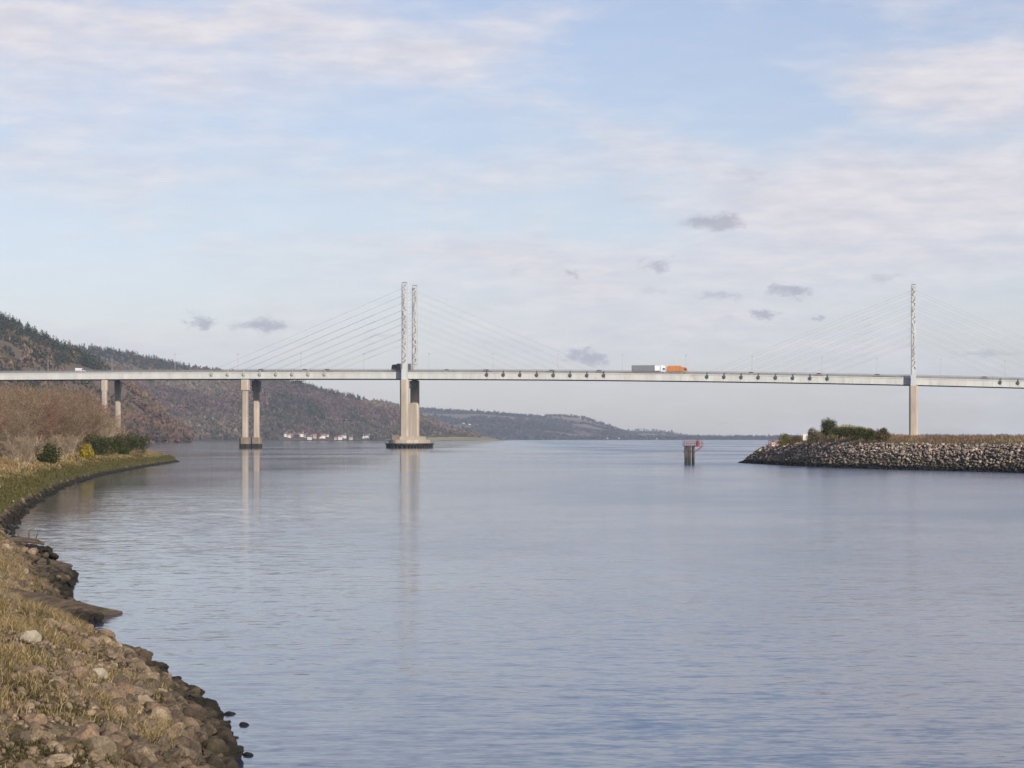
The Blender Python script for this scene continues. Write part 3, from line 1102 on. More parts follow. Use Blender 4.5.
def build_scrub():
    protos = []
    for seed, h, st, sp, pal, barkc in [(1, 7.2, 6, 0.42, BROWN + PALE * 2, 'bark_pale'), (2, 7.6, 5, 0.32, RED[:2] + PALE, 'bark_pale'), (3, 6.2, 7, 0.6, PALE + BROWN, 'bark_pale'),
                                        (4, 7.8, 5, 0.35, RED + BROWN, 'bark_brown'), (5, 4.6, 7, 0.85, PALE, 'bark_pale')]:
        T, W, rr = bare_tree_parts(seed, h, st, sp)
        tm = segs_mesh('trunk', [x[0] for x in T], [x[1] for x in T], [x[2] * 1.9 for x in T], [x[3] * 1.9 for x in T], 5)
        tm.materials.append(M[barkc])
        rs = np.random.default_rng(seed + 60)
        cm = twig_mesh([x for x in W if x[2] > 0.018 or rs.random() < 0.45], rr, pal, 1.3)
        cm.materials.append(M['foliage'])
        protos.append((tm, cm, W, T, pal))
    tops = [max(max(v.co.z for v in p[0].vertices), max(v.co.z for v in p[1].vertices)) for p in protos]
    spots = [  # px, metres inland, prototype, row of the picture its top reaches, label
        (-8, 16, 0, 400, 'bare bush cut by the picture edge with pale upright stems'),
        (14, 13, 2, 408, 'spreading bare bush with pale branches, first inside the picture edge'),
        (33, 17, 1, 398, 'tall bare bush with reddish twigs behind the round gorse'),
        (52, 18, 0, 392, 'tallest bare bush with pale upright stems above the round gorse'),
        (72, 17, 0, 402, 'bare bush with pale curving branches between two gorse clumps'),
        (64, 11, 4, 436, 'low pale bare bush just past the round gorse'),
        (24, 9, 4, 436, 'low pale bare bush at the top of the straw grass'),
        (87, 16, 3, 413, 'bare bush with red-brown twigs above the yellow flowering gorse'),
        (102, 18, 4, 414, 'pale bare bush with long leaning branches in front of the bridge pier'),
        (113, 18, 4, 428, 'low pale bare bush between the dark gorse and the far pier'),
        (3, 22, 3, 398, 'red-twigged bare bush near the picture edge, behind the low ones'),
        (94, 20, 1, 412, 'thin bare bush with reddish top just before the bridge pier'),
    ]
    for px, dm, k, top, lab in spots:
        Y = ray_to(px, BANK, max(dm - 6.0, 4.0))
        X = (px - CX) / F * Y
        z = float(bank_h(np.array([X]), np.array([float(Y)]))[0][0])
        s = (H + (HY - top + 7) / F * Y - z) / tops[k]
        root = empty('bare_bush', (X, Y, z - 0.05), RNG.uniform(0, 6.28))
        root.scale = (s, s, s)
        tag(root, lab, 'bush', 'bare bushes on the curving bank')
        link('trunk', protos[k][0], None, root)
        link('crown', protos[k][1], None, root)
    # the thicket behind them
    As, Bs, ra, rb, ti = [], [], [], [], []
    r = np.random.default_rng(8)
    for i in range(88):
        px = r.uniform(-60, 117)
        Y = ray_to(px, BANK, 9) + r.uniform(0, 130)
        top = np.interp(px, [-60, 0, 20, 60, 80, 100, 112, 130], [380, 380, 378, 380, 388, 404, 418, 430]) + abs(r.normal(0, 7))
        k = int(r.integers(0, 4))
        _, _, W, T, _ = protos[k]
        X = (px - CX) / F * Y
        z = float(bank_h(np.array([X]), np.array([Y]))[0][0])
        s = (H + (HY - top) / F * Y - z) / tops[k]
        a = r.uniform(0, 6.28)
        ca, sa = math.cos(a), math.sin(a)
        Rm = np.array([[ca, -sa, 0], [sa, ca, 0], [0, 0, 1]])
        wide = min(1.0, (150 - px) / 40)
        sel = r.random(len(W)) < 0.5
        A = np.array([W[j][0] for j in np.nonzero(sel)[0]] + [t[0] for t in T])
        B = np.array([W[j][1] for j in np.nonzero(sel)[0]] + [t[1] for t in T])
        As.append(A @ Rm.T * (s * wide, s, s) + (X, Y, z))
        Bs.append(B @ Rm.T * (s * wide, s, s) + (X, Y, z))
        rads = np.array([max(W[j][2], 0.013) for j in np.nonzero(sel)[0]] + [t[2] for t in T]) * s * 1.2
        ra.append(rads)
        rb.append(rads * 0.7)
        pal = np.array(RED if r.random() < 0.35 else BROWN + PALE[1:])
        ti.append(pal[r.integers(0, len(pal), len(A))] * r.uniform(0.7, 1.25, (len(A), 1)))
    me = segs_mesh('thicket', np.concatenate(As), np.concatenate(Bs), np.concatenate(ra), np.concatenate(rb), 3, np.concatenate(ti))
    o = link('thicket_undergrowth', me, M['foliage'])
    tag(o, 'dense reddish brown bare thicket filling the land behind the bank', kind='stuff')


build_scrub()


def shard_cloud(rng, n, rad, size, squash=(1, 1, 1), hollow=0.35, lumps=6):
    """Leaf-sized triangles through an uneven crown volume, gathered in clumps."""
    cen = rng.normal(size=(lumps, 3))
    cen /= np.linalg.norm(cen, axis=1, keepdims=True)
    cen *= rng.uniform(0.25, 0.62, (lumps, 1))
    which = rng.integers(0, lumps, n)
    d = rng.normal(size=(n, 3))
    d /= np.linalg.norm(d, axis=1, keepdims=True)
    rr = rng.uniform(hollow, 1, n) ** 0.6
    lr = rng.uniform(0.30, 0.55, lumps)
    P = cen[which] + d * (rr * lr[which])[:, None]
    P = P * rad * np.array(squash)
    a = rng.normal(size=(n, 3))
    b = rng.normal(size=(n, 3))
    a /= np.linalg.norm(a, axis=1, keepdims=True)
    b /= np.linalg.norm(b, axis=1, keepdims=True)
    sz = size * rng.uniform(0.5, 1.3, (n, 1))
    V = np.stack([P - a * sz * 0.5, P + a * sz * 0.5, P + b * sz], 1).reshape(-1, 3)
    Ft = np.arange(n * 3).reshape(-1, 3)
    return V, Ft, which


GORSE = [(0.035, 0.045, 0.016), (0.05, 0.06, 0.02), (0.028, 0.034, 0.014), (0.075, 0.08, 0.03)]


def green_bush(name, x, y, z, w_, h_, lab, cat='bush', group=None, pal=GORSE, n=2600, size=0.13, flowers=0.0, seed=1, depth=None):
    rng = np.random.default_rng(seed)
    root = empty(name, (x, y, z))
    tag(root, lab, cat, group)
    V, Ft, wh = shard_cloud(rng, n, 1.0, size, (w_ * 0.66, (depth or w_) * 0.6, h_ * 0.56), 0.2, 14)
    V[:, 2] = V[:, 2] * 1.12 + h_ * 0.40
    low = V[:, 2] < 0
    V[:, 2] = np.where(low, -V[:, 2] * 0.5 - 0.1, V[:, 2])
    c = pick(pal, n, rng)
    link('foliage', np_mesh('foliage', V, Ft, {'tint': np.repeat(c, 3, axis=0)}), M['foliage'], root)
    mb = MB()
    for k in range(7):
        a = k * 0.9
        mb.tube((0.06 * math.cos(a), 0.06 * math.sin(a), -0.15), (w_ * 0.28 * math.cos(a), w_ * 0.28 * math.sin(a), h_ * 0.6), 0.05, 0.02, 5)
    mb.build('stem', M['bark_brown'], root)
    if flowers:
        nf = int(n * flowers)
        Vf, Ff, _ = shard_cloud(rng, nf, 1.0, size * 0.9, (w_ * 0.58, (depth or w_) * 0.52, h_ * 0.54), 0.75, 7)
        Vf[:, 2] = Vf[:, 2] * 1.12 + h_ * 0.40
        Vf[:, 2] = np.maximum(Vf[:, 2], 0.05)
        cf = pick([(0.48, 0.33, 0.03), (0.38, 0.27, 0.03), (0.55, 0.40, 0.05)], nf, rng)
        link('blossom', np_mesh('blossom', Vf, Ff, {'tint': np.repeat(cf, 3, axis=0)}), M['foliage'], root)
    return root


def gz(x, y):
    return float(bank_h(np.array([x]), np.array([y]))[0][0])


def build_gorse():
    for i, (px, Y, w_px, h_px, fl, lab) in enumerate([
            (48, 6.5, 24, 28, 0.0, 'round dark green gorse with thin stems beside the straw bank'),
            (87, 6.5, 13, 18, 0.55, 'small gorse in yellow flower at the bank top'),
            (99, 8, 36, 27, 0.0, 'dark gorse clump directly behind the yellow flowering one'),
            (120, 7.5, 28, 25, 0.0, 'tall dark gorse where the bank starts to narrow'),
            (134, 6.5, 30, 26, 0.0, 'dark gorse standing last before the point of the bank')]):
        Y = ray_to(px, BANK, Y - 2.8)
        k = Y / F
        X = (px - CX) * k
        pal = GORSE if fl < 0.5 else [(0.30, 0.23, 0.04), (0.10, 0.10, 0.03), (0.16, 0.14, 0.04)]
        green_bush('gorse_bush', X, Y, gz(X, Y), w_px * k, h_px * k, lab, 'bush', 'gorse bushes on the curving bank', pal, 6500, 0.16, fl, 40 + i)


build_gorse()

# ------------------------------------------------------------------ groynes, driftwood, stalks


def groyne(a, b, wid, hgt, lab, posts):
    a, b = Vector(a), Vector(b)
    L = (b - a).length
    root = empty('timber_groyne', a, math.atan2(b.y - a.y, b.x - a.x))
    tag(root, lab, 'groyne', 'timber groynes running into the water')
    slope = math.atan2(b.z - a.z, (b.xy - a.xy).length)
    n = 24
    vs, fs = [], []
    for i in range(n + 1):
        t = i / n
        x = L * t * math.cos(slope)
        z = L * t * math.sin(slope) + 0.04 * mnoise.noise(Vector((x * 0.7, 0, a.y)))
        ww = wid * (1 - 0.45 * t) * (1 + 0.2 * mnoise.noise(Vector((x * 1.1, 3, a.y))))
        pr = [(-ww * 0.62, -hgt), (-ww * 0.5, -0.06), (-ww * 0.36, 0.0), (ww * 0.36, 0.0), (ww * 0.5, -0.08), (ww * 0.62, -hgt)]
        vs += [(x, p[0], z + p[1]) for p in pr]
    for i in range(n):
        for k in range(5):
            A = i * 6 + k
            fs.append((A, A + 1, A + 7, A + 6))
    fs.append(tuple(reversed(range(6))))
    fs.append(tuple(range(n * 6, n * 6 + 6)))
    mb = MB()
    mb.add(vs, fs)
    mb.build('beam', M['timber'], root)
    for t in posts:
        x = L * t * math.cos(slope)
        z = L * t * math.sin(slope)
        MB().cyl(x, wid * 0.5, z - 0.8, z + 0.10, 0.09, 0.08, 8).build('post', M['timber'], root)


groyne(*GROYNES[0], 0.20, 0.9, 'longer low brown timber groyne sloping into the water below the rubble', (0.25, 0.5, 0.7))
groyne(*GROYNES[1], 0.22, 0.9, 'shorter dark timber groyne just below the green bank', (0.3, 0.6))


def dark_ridge(px0, py0, px1, py1, w_, h_, n, seed):
    """Weed covered rubble ridge: returned as stone positions."""
    r = np.random.default_rng(seed)
    a, b = on_water(px0, py0), on_water(px1, py1)
    t = r.random(n)
    P = np.array(a)[None] * (1 - t[:, None]) + np.array(b)[None] * t[:, None]
    off = r.normal(0, 0.4, n) * w_
    P[:, 1] += off
    P[:, 0] += r.normal(0, 0.15, n)
    P[:, 2] = h_ * (1 - 0.6 * t) * np.exp(-(off / w_) ** 2) * r.uniform(0.2, 1, n)
    return P


def edge_stones(n):
    """Clods and weedy stones along the foot of the green bank."""
    r = np.random.default_rng(6)
    Y = 108 * (500 / 108) ** r.random(n)
    Xs = np.interp(Y, [p[1] for p in BANK[20:32]], [p[0] for p in BANK[20:32]])
    X = Xs - r.normal(0.25, 0.55, n) * (1 + 1.2 * fbm(Y * 0.08, Y * 0, 5))
    Z, d = bank_h(X, Y)
    k = (d > -0.6) & (d < 1.0)
    return np.stack([X[k], Y[k], np.clip(Z[k], -0.03, 0.45)], -1)


Pr = np.concatenate([dark_ridge(40, 582, 72, 578, 1.1, 0.40, 200, 1), dark_ridge(55, 592, 60, 582, 1.0, 0.5, 120, 2), dark_ridge(0, 556, 42, 553, 1.3, 0.50, 240, 3),
                     dark_ridge(60, 618, 92, 621, 0.8, 0.3, 90, 4), dark_ridge(0, 572, 50, 566, 1.2, 0.9, 260, 5), edge_stones(2600)])
o = scatter_mesh('rubble', [stone_shape(400 + k, 2, 0.8) for k in range(6)], Pr, np.clip(RNG.lognormal(math.log(0.14), 0.35, len(Pr)), 0.07, 0.24),
                 rotm(RNG, len(Pr), 0.4), RNG.random(len(Pr)), M['stone'])
tag(o, 'weed-darkened rubble spits between the timber groynes', kind='stuff')

p = on_water(36, 552)
root = empty('driftwood', (p.x - 0.35, p.y, 0.30), 0.5)
root.scale = (0.62, 0.62, 0.75)
tag(root, 'dark driftwood log with stub branches lying on the weedy rubble spit', 'driftwood')
mb = MB()
pts = [(-1.3, 0, 0.25, .16), (-0.6, 0.1, 0.28, .17), (0.1, 0.0, 0.22, .15), (0.7, -0.1, 0.14, .12), (1.1, -0.1, 0.02, .08)]
for i in range(4):
    mb.tube(pts[i][:3], pts[i + 1][:3], pts[i][3], pts[i + 1][3], 9)
mb.build('log', M['timber'], root)
mb = MB()
for a, b, r_ in [((0.1, 0, 0.2), (0.15, 0.1, 0.75), .05), ((0.15, 0.1, 0.75), (0.45, 0.1, 0.85), .035), ((0.5, 0, 0.15), (0.75, 0.1, 0.62), .04), ((-0.5, 0, 0.3), (-0.65, 0, 0.6), .04)]:
    mb.tube(a, b, r_, r_ * 0.6, 6)
mb.build('branch', M['timber'], root)

for px, py, hgt, lab in [(163, 678, 0.17, 'dead dark stalks standing at the waterline beside the lone wet stone'),
                         (101, 649, 0.24, 'single thin dead stalk at the waterline above the dark boulders')]:
    p = on_water(px, py)
    root = empty('dead_stalk', (p.x, p.y, 0.0))
    tag(root, lab, 'stalk')
    mb = MB()
    mb.tube((0, 0, -0.05), (0.01, 0, hgt), 0.007, 0.004, 5)
    if py > 660:
        mb.tube((0.03, 0.02, -0.05), (0.035, 0.02, hgt * 0.9), 0.006, 0.004, 5).tube((0.0, 0, hgt * 0.75), (0.06, 0.01, hgt * 0.78), 0.005, 0.003, 5)
    mb.build('stem', M['bark_brown'], root)

# ------------------------------------------------------------------ breakwater across the channel
SPIT = [(42.6, 474), (45.6, 440), (49.6, 404), (55.2, 379), (63.3, 356), (68.3, 336), (79, 303), (98, 262), (140, 215),
        (190, 240), (140, 300), (112, 345), (92, 390), (76, 430), (61, 468), (53, 482), (45.5, 483)]


def spit_h(X, Y):
    d = poly_sd(X, Y, SPIT, True)
    z = 4.75 * (1 - np.exp(-(np.maximum(d, 0) / 4.6) ** 1.35))
    # crest mound carrying the scrub
    q = ((X - 58.0) / 6.0) ** 2 + ((Y - 440.0) / 24.0) ** 2
    z = z + 2.0 * np.exp(-q) * np.clip(d / 5, 0, 1)
    z = z + np.where(d > 5, 0.5 * (fbm(X * 0.2, Y * 0.2, 14) - 0.5), 0)
    z = z + np.where(d > 0.5, 0.25 * (fbm(X * 0.6, Y * 0.6, 15) - 0.5), 0)
    return np.where(d > 0, z, d * 0.6), d


def build_spit():
    Xg, Yg = np.meshgrid(np.linspace(38, 195, 300), np.linspace(205, 490, 330))
    Z, d = spit_h(Xg, Yg)
    nx = 300
    V = np.stack([Xg, Yg, np.maximum(Z, -4) - 0.12], -1).reshape(-1, 3)
    i = np.arange(329)[:, None] * nx + np.arange(nx - 1)[None]
    Fq = np.stack([i, i + 1, i + nx + 1, i + nx], -1).reshape(-1, 4)
    keep = (Z.reshape(-1)[Fq] > -1.5).any(1)
    tag(link('land', np_mesh('land', V, Fq[keep], smooth=True), M['spit']), kind='structure')
    r = np.random.default_rng(12)
    n = 150000
    X, Y = r.uniform(40, 104, n), r.uniform(275, 486, n)
    Z, d = spit_h(X, Y)
    # only slopes towards the channel and the tip carry visible stones
    lim = 7.6 + 1.6 * (fbm(X * 0.15, Y * 0.15, 19) - 0.5) * 2
    keep = (d > -0.6) & (d < lim) & (Z < 3.75 + 0.5 * (fbm(X * 0.2, Y * 0.2, 27) - 0.5))
    X, Y, Z, d = X[keep], Y[keep], Z[keep], d[keep]
    s = np.clip(r.lognormal(math.log(0.165), 0.42, len(X)), 0.09, 0.48)
    order = np.argsort(-s)
    cells, ch = {}, []
    for i in order:
        cx, cy = int(X[i] // 0.7), int(Y[i] // 0.7)
        ok = all((X[i] - X[j]) ** 2 + (Y[i] - Y[j]) ** 2 >= (0.62 * (s[i] + s[j])) ** 2 for a in (-1, 0, 1) for b in (-1, 0, 1) for j in cells.get((cx + a, cy + b), ()))
        if ok:
            cells.setdefault((cx, cy), []).append(i)
            ch.append(i)
    c = np.array(ch)
    P = np.stack([X[c], Y[c], Z[c] + s[c] * 0.1], -1)
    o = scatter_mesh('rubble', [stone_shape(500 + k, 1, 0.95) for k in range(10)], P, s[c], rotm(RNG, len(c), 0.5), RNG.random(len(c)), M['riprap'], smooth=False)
    tag(o, 'grey and pinkish rubble stone facing of the breakwater', kind='stuff')
    # grass on the crest
    n = 60000
    X, Y = r.uniform(45, 120, n), r.uniform(250, 480, n)
    Z, d = spit_h(X, Y)
    m = fbm(X * 0.25, Y * 0.12, 23)
    keep = (Z > 3.55 + (m - 0.5) * 1.2) & (d < 22)
    X, Y, Z, d, m = X[keep], Y[keep], Z[keep], d[keep], m[keep]
    px = CX + X / Y * F
    red = (px > 872) & (fbm(X * 0.1, Y * 0.05, 33) > 0.38)
    col = np.where(red[:, None], pick([(0.15, 0.085, 0.05), (0.19, 0.115, 0.065), (0.12, 0.075, 0.05), (0.22, 0.16, 0.08)], len(X)), pick(STRAW[1:] + [(0.12, 0.115, 0.045)], len(X)))
    hh = r.uniform(0.25, 0.8, len(X))
    blades('grass', X, Y, Z - 0.1, hh, np.full(len(X), 0.07), r.uniform(0.1, 0.7, len(X)), col, 'dry straw and rusty grass along the breakwater crest')

    def sz(x, y):
        return float(spit_h(np.array([x]), np.array([y]))[0][0])
    G = 'shrubs on the breakwater crest'
    for i, (px, Y, wpx, hpx, base_py, pal, lab) in enumerate([
            (828, 0, 14, 14, 432, GORSE, 'round dark green bush, topmost on the breakwater mound'),
            (843, 408, 20, 10, 436, GORSE, 'low green bush just beside the round topmost bush'),
            (857, 402, 18, 12, 437, GORSE, 'spreading green bush at the middle of the breakwater mound'),
            (869, 398, 15, 10, 438, GORSE, 'small green bush at the lower end of the green row'),
            (882, 392, 12, 11, 438, [(0.085, 0.065, 0.04), (0.11, 0.085, 0.05)], 'brown leafless bush between green row and bridge pier'),
            (785, 442, 10, 12, 444, [(0.14, 0.13, 0.04), (0.19, 0.165, 0.06), (0.10, 0.10, 0.03)], 'yellowish green bush near the tip of the breakwater'),
            (795, 438, 13, 9, 444, [(0.15, 0.11, 0.06), (0.12, 0.10, 0.05)], 'tawny low bush between the yellowish bush and white board'),
            (814, 420, 12, 12, 440, [(0.11, 0.09, 0.06), (0.14, 0.12, 0.06)], 'brown scrub bush between the white board and the round bush')]):
        Y = ray_to(px, SPIT, 7.5 if px > 815 else 5.0)
        k = Y / F
        X = (px - CX) * k
        zt = H + (HY - (base_py - hpx)) * k
        z0 = sz(X, Y) - 0.1
        green_bush('shrub', X, Y, z0, wpx * k * 1.3, max(zt - z0, 1.2) * 1.05, lab, 'bush', G, pal, 4200, 0.15, 0.0, 70 + i, depth=max(wpx * k, 2.0))
    # weathered notice board
    Y = ray_to(805.5, SPIT, 5.5)
    k = Y / F
    X = (805.5 - CX) * k
    z0 = sz(X, Y)
    root = empty('notice_board', (X, Y, z0))
    tag(root, 'blank white weathered notice board on posts near the breakwater tip', 'sign')
    MB().box(-0.46, 0.46, -0.03, 0.03, 0.3, 1.42).build('board', M['white_paint'], root)
    for sx in (-1, 1):
        MB().box(sx * 0.3 - 0.04, sx * 0.3 + 0.04, 0.033, 0.10, -0.6, 1.35).build('post', M['timber'], root)
    MB().box(-0.5, 0.5, -0.045, 0.045, 1.423, 1.47).build('frame', M['galv'], root)
    # red and white beacon frame at the tip
    Y = 463
    k = Y / F
    X = (773 - CX) * k
    z0 = sz(X, Y)
    root = empty('beacon_frame', (X, Y, z0), 0.3)
    tag(root, 'small red and white railing cage at the breakwater tip', 'beacon')
    for sx in (-1, 1):
        for sy in (-1, 1):
            MB().tube((sx * 0.62, sy * 0.55, -1.0), (sx * 0.62, sy * 0.55, 1.35), 0.06, n=8).build('post', M['red_paint'], root)
    mb = MB()
    for z in (0.25, 1.3):
        mb.tube((-0.62, -0.55, z), (0.62, -0.55, z), 0.05).tube((-0.62, 0.55, z), (0.62, 0.55, z), 0.05)
        mb.tube((-0.62, -0.55, z), (-0.62, 0.55, z), 0.05).tube((0.62, -0.55, z), (0.62, 0.55, z), 0.05)
    mb.build('rail', M['red_paint'], root)
    MB().tube((-0.6, -0.58, 0.3), (0.6, -0.58, 1.25), 0.04).tube((0.6, -0.58, 0.3), (-0.6, -0.58, 1.25), 0.04).build('brace', M['red_paint'], root)
    MB().box(-0.38, 0.38, -0.3, 0.3, 0.22, 1.0).build('box', M['white_paint'], root)
    MB().cyl(0, 0, 1.0, 1.5, 0.16, 0.12, 10).build('lamp', M['red_paint'], root)


build_spit()


def build_dolphin():
    Y = 452.0
    k = Y / F
    X = (689.3 - CX) * k
    root = empty('navigation_dolphin', (X, Y, 0), 0.15)
    tag(root, 'cluster of dark piles in mid channel carrying a red railed platform', 'dolphin')
    for x, y in [(-0.75, -0.3), (-0.45, 0.35), (-0.12, -0.45), (0.15, 0.3), (0.72, -0.15), (0.8, 0.45)]:
        MB().cyl(x, y, -4, 3.25, 0.24, 0.22, 10).build('pile', M['pile'], root)
    MB().box(-0.95, 0.98, -0.52, -0.40, 2.1, 2.35).box(-0.95, 0.98, 0.55, 0.66, 2.1, 2.35).build('waling', M['pile'], root)
    MB().box(-1.0, 1.05, -0.7, 0.7, 3.25, 3.36).build('platform', M['pile'], root)
    MB().box(1.053, 2.35, -0.4, 0.4, 3.1, 3.22).build('walkway', M['red_paint'], root)
    mb = MB()
    for z in (3.75, 4.15):
        mb.tube((-1, -0.68, z), (2.35, -0.68, z), 0.045).tube((-1, 0.68, z), (2.35, 0.68, z), 0.045).tube((-1, -0.68, z), (-1, 0.68, z), 0.045).tube((2.35, -0.68, z), (2.35, 0.68, z), 0.045)
    for x in (-1, -0.3, 0.4, 1.05, 1.7, 2.35):
        for y in (-0.68, 0.68):
            mb.tube((x, y, 3.2), (x, y, 4.15), 0.045)
    mb.build('railing', M['red_paint'], root)
    mb = MB()
    mb.tube((1.1, -0.4, 2.3), (2.3, -0.4, 3.1), 0.05).tube((1.1, 0.4, 2.3), (2.3, 0.4, 3.1), 0.05)
    mb.build('brace', M['red_paint'], root)
    MB().box(1.3, 1.7, -0.25, 0.25, 3.223, 4.05).build('cabinet', M['red_paint'], root)
    la = MB().cyl(1.5, 0, 4.053, 4.45, 0.13, 0.1, 10).build('lamp', M['steel_dark'], root)
    mb = MB()
    for s_ in (-0.16, 0.16):
        mb.tube((0.45 + s_, -0.75, 0.1), (0.45 + s_, -0.75, 3.3), 0.03)
    for z in np.arange(0.4, 3.3, 0.35):
        mb.tube((0.29, -0.75, z), (0.61, -0.75, z), 0.025)
    mb.build('ladder', M['pile'], root)


build_dolphin()

# ------------------------------------------------------------------ the bridge
ALPHA = math.atan((913.5 - CX) / F)
PD = 1179.0
OX, OY = PD * math.sin(ALPHA), PD * math.cos(ALPHA)
BR = empty('cable_stayed_bridge', (OX, OY, 0), -ALPHA)
tag(BR, 'long pale cable-stayed road bridge on tall paired concrete piers across the firth', 'bridge')


def s_of_px(px, t=0.0):
    """Distance s along the bridge, to the left of the far-right tower, that shows at pixel column px."""
    k = (px - CX) / F
    # X = OX - s cos + t sin ; Y = OY + s sin + t cos ; X = k Y
    return (OX + t * math.sin(ALPHA) - k * (OY + t * math.cos(ALPHA))) / (math.cos(ALPHA) + k * math.sin(ALPHA))


def depth(s, t=0.0):
    return OY + s * math.sin(ALPHA) + t * math.cos(ALPHA)


def z_of(py, s, t=0.0):
    return H + (HY - py) / F * depth(s, t)


_pts = [(0, 379.9), (120, 379.6), (240, 379.0), (408, 378.8), (520, 379.4), (620, 380.5), (700, 381.4), (800, 382.9), (912, 385.0), (1024, 387.8)]
_s = [s_of_px(p[0], 2) for p in _pts]
_z = [z_of(p[1], s, 2) for p, s in zip(_pts, _s)]
_fit = np.polyfit(_s, _z, 3)
S0, S1 = -60.0, 430.0


def zb(s):
    """Underside of the girders at s."""
    c = min(max(s, S0), S1)
    return float(np.polyval(_fit, c) + (s - c) * np.polyval(np.polyder(_fit), c))


GD = 3.25      # girder depth
T0, T1 = 2.0, 23.0
SL, SR = 700.0, -330.0


def sweep(name, prof, s0, s1, mat, step=6.0, zf=lambda s: zb(s), parent=BR, closed=True):
    """Profile [(t, z)] swept along the deck; local x is -s."""
    n = max(2, int(abs(s1 - s0) / step))
    vs, fs = [], []
    m = len(prof)
    for i in range(n + 1):
        s = s0 + (s1 - s0) * i / n
        z0 = zf(s)
        vs += [(-s, t, z0 + z) for t, z in prof]
    for i in range(n):
        for k in range(m if closed else m - 1):
            a, b = i * m + k, i * m + (k + 1) % m
            fs.append((a, b, b + m, a + m))
    fs.append(tuple(reversed(range(m))))
    fs.append(tuple(range(n * m, n * m + m)))
    mb = MB()
    mb.add(vs, fs)
    me = mb.mesh(name)
    return link(name, me, mat, parent)


def rect(t0, t1, z0, z1):
    return [(t0, z0), (t0, z1), (t1, z1), (t1, z0)]


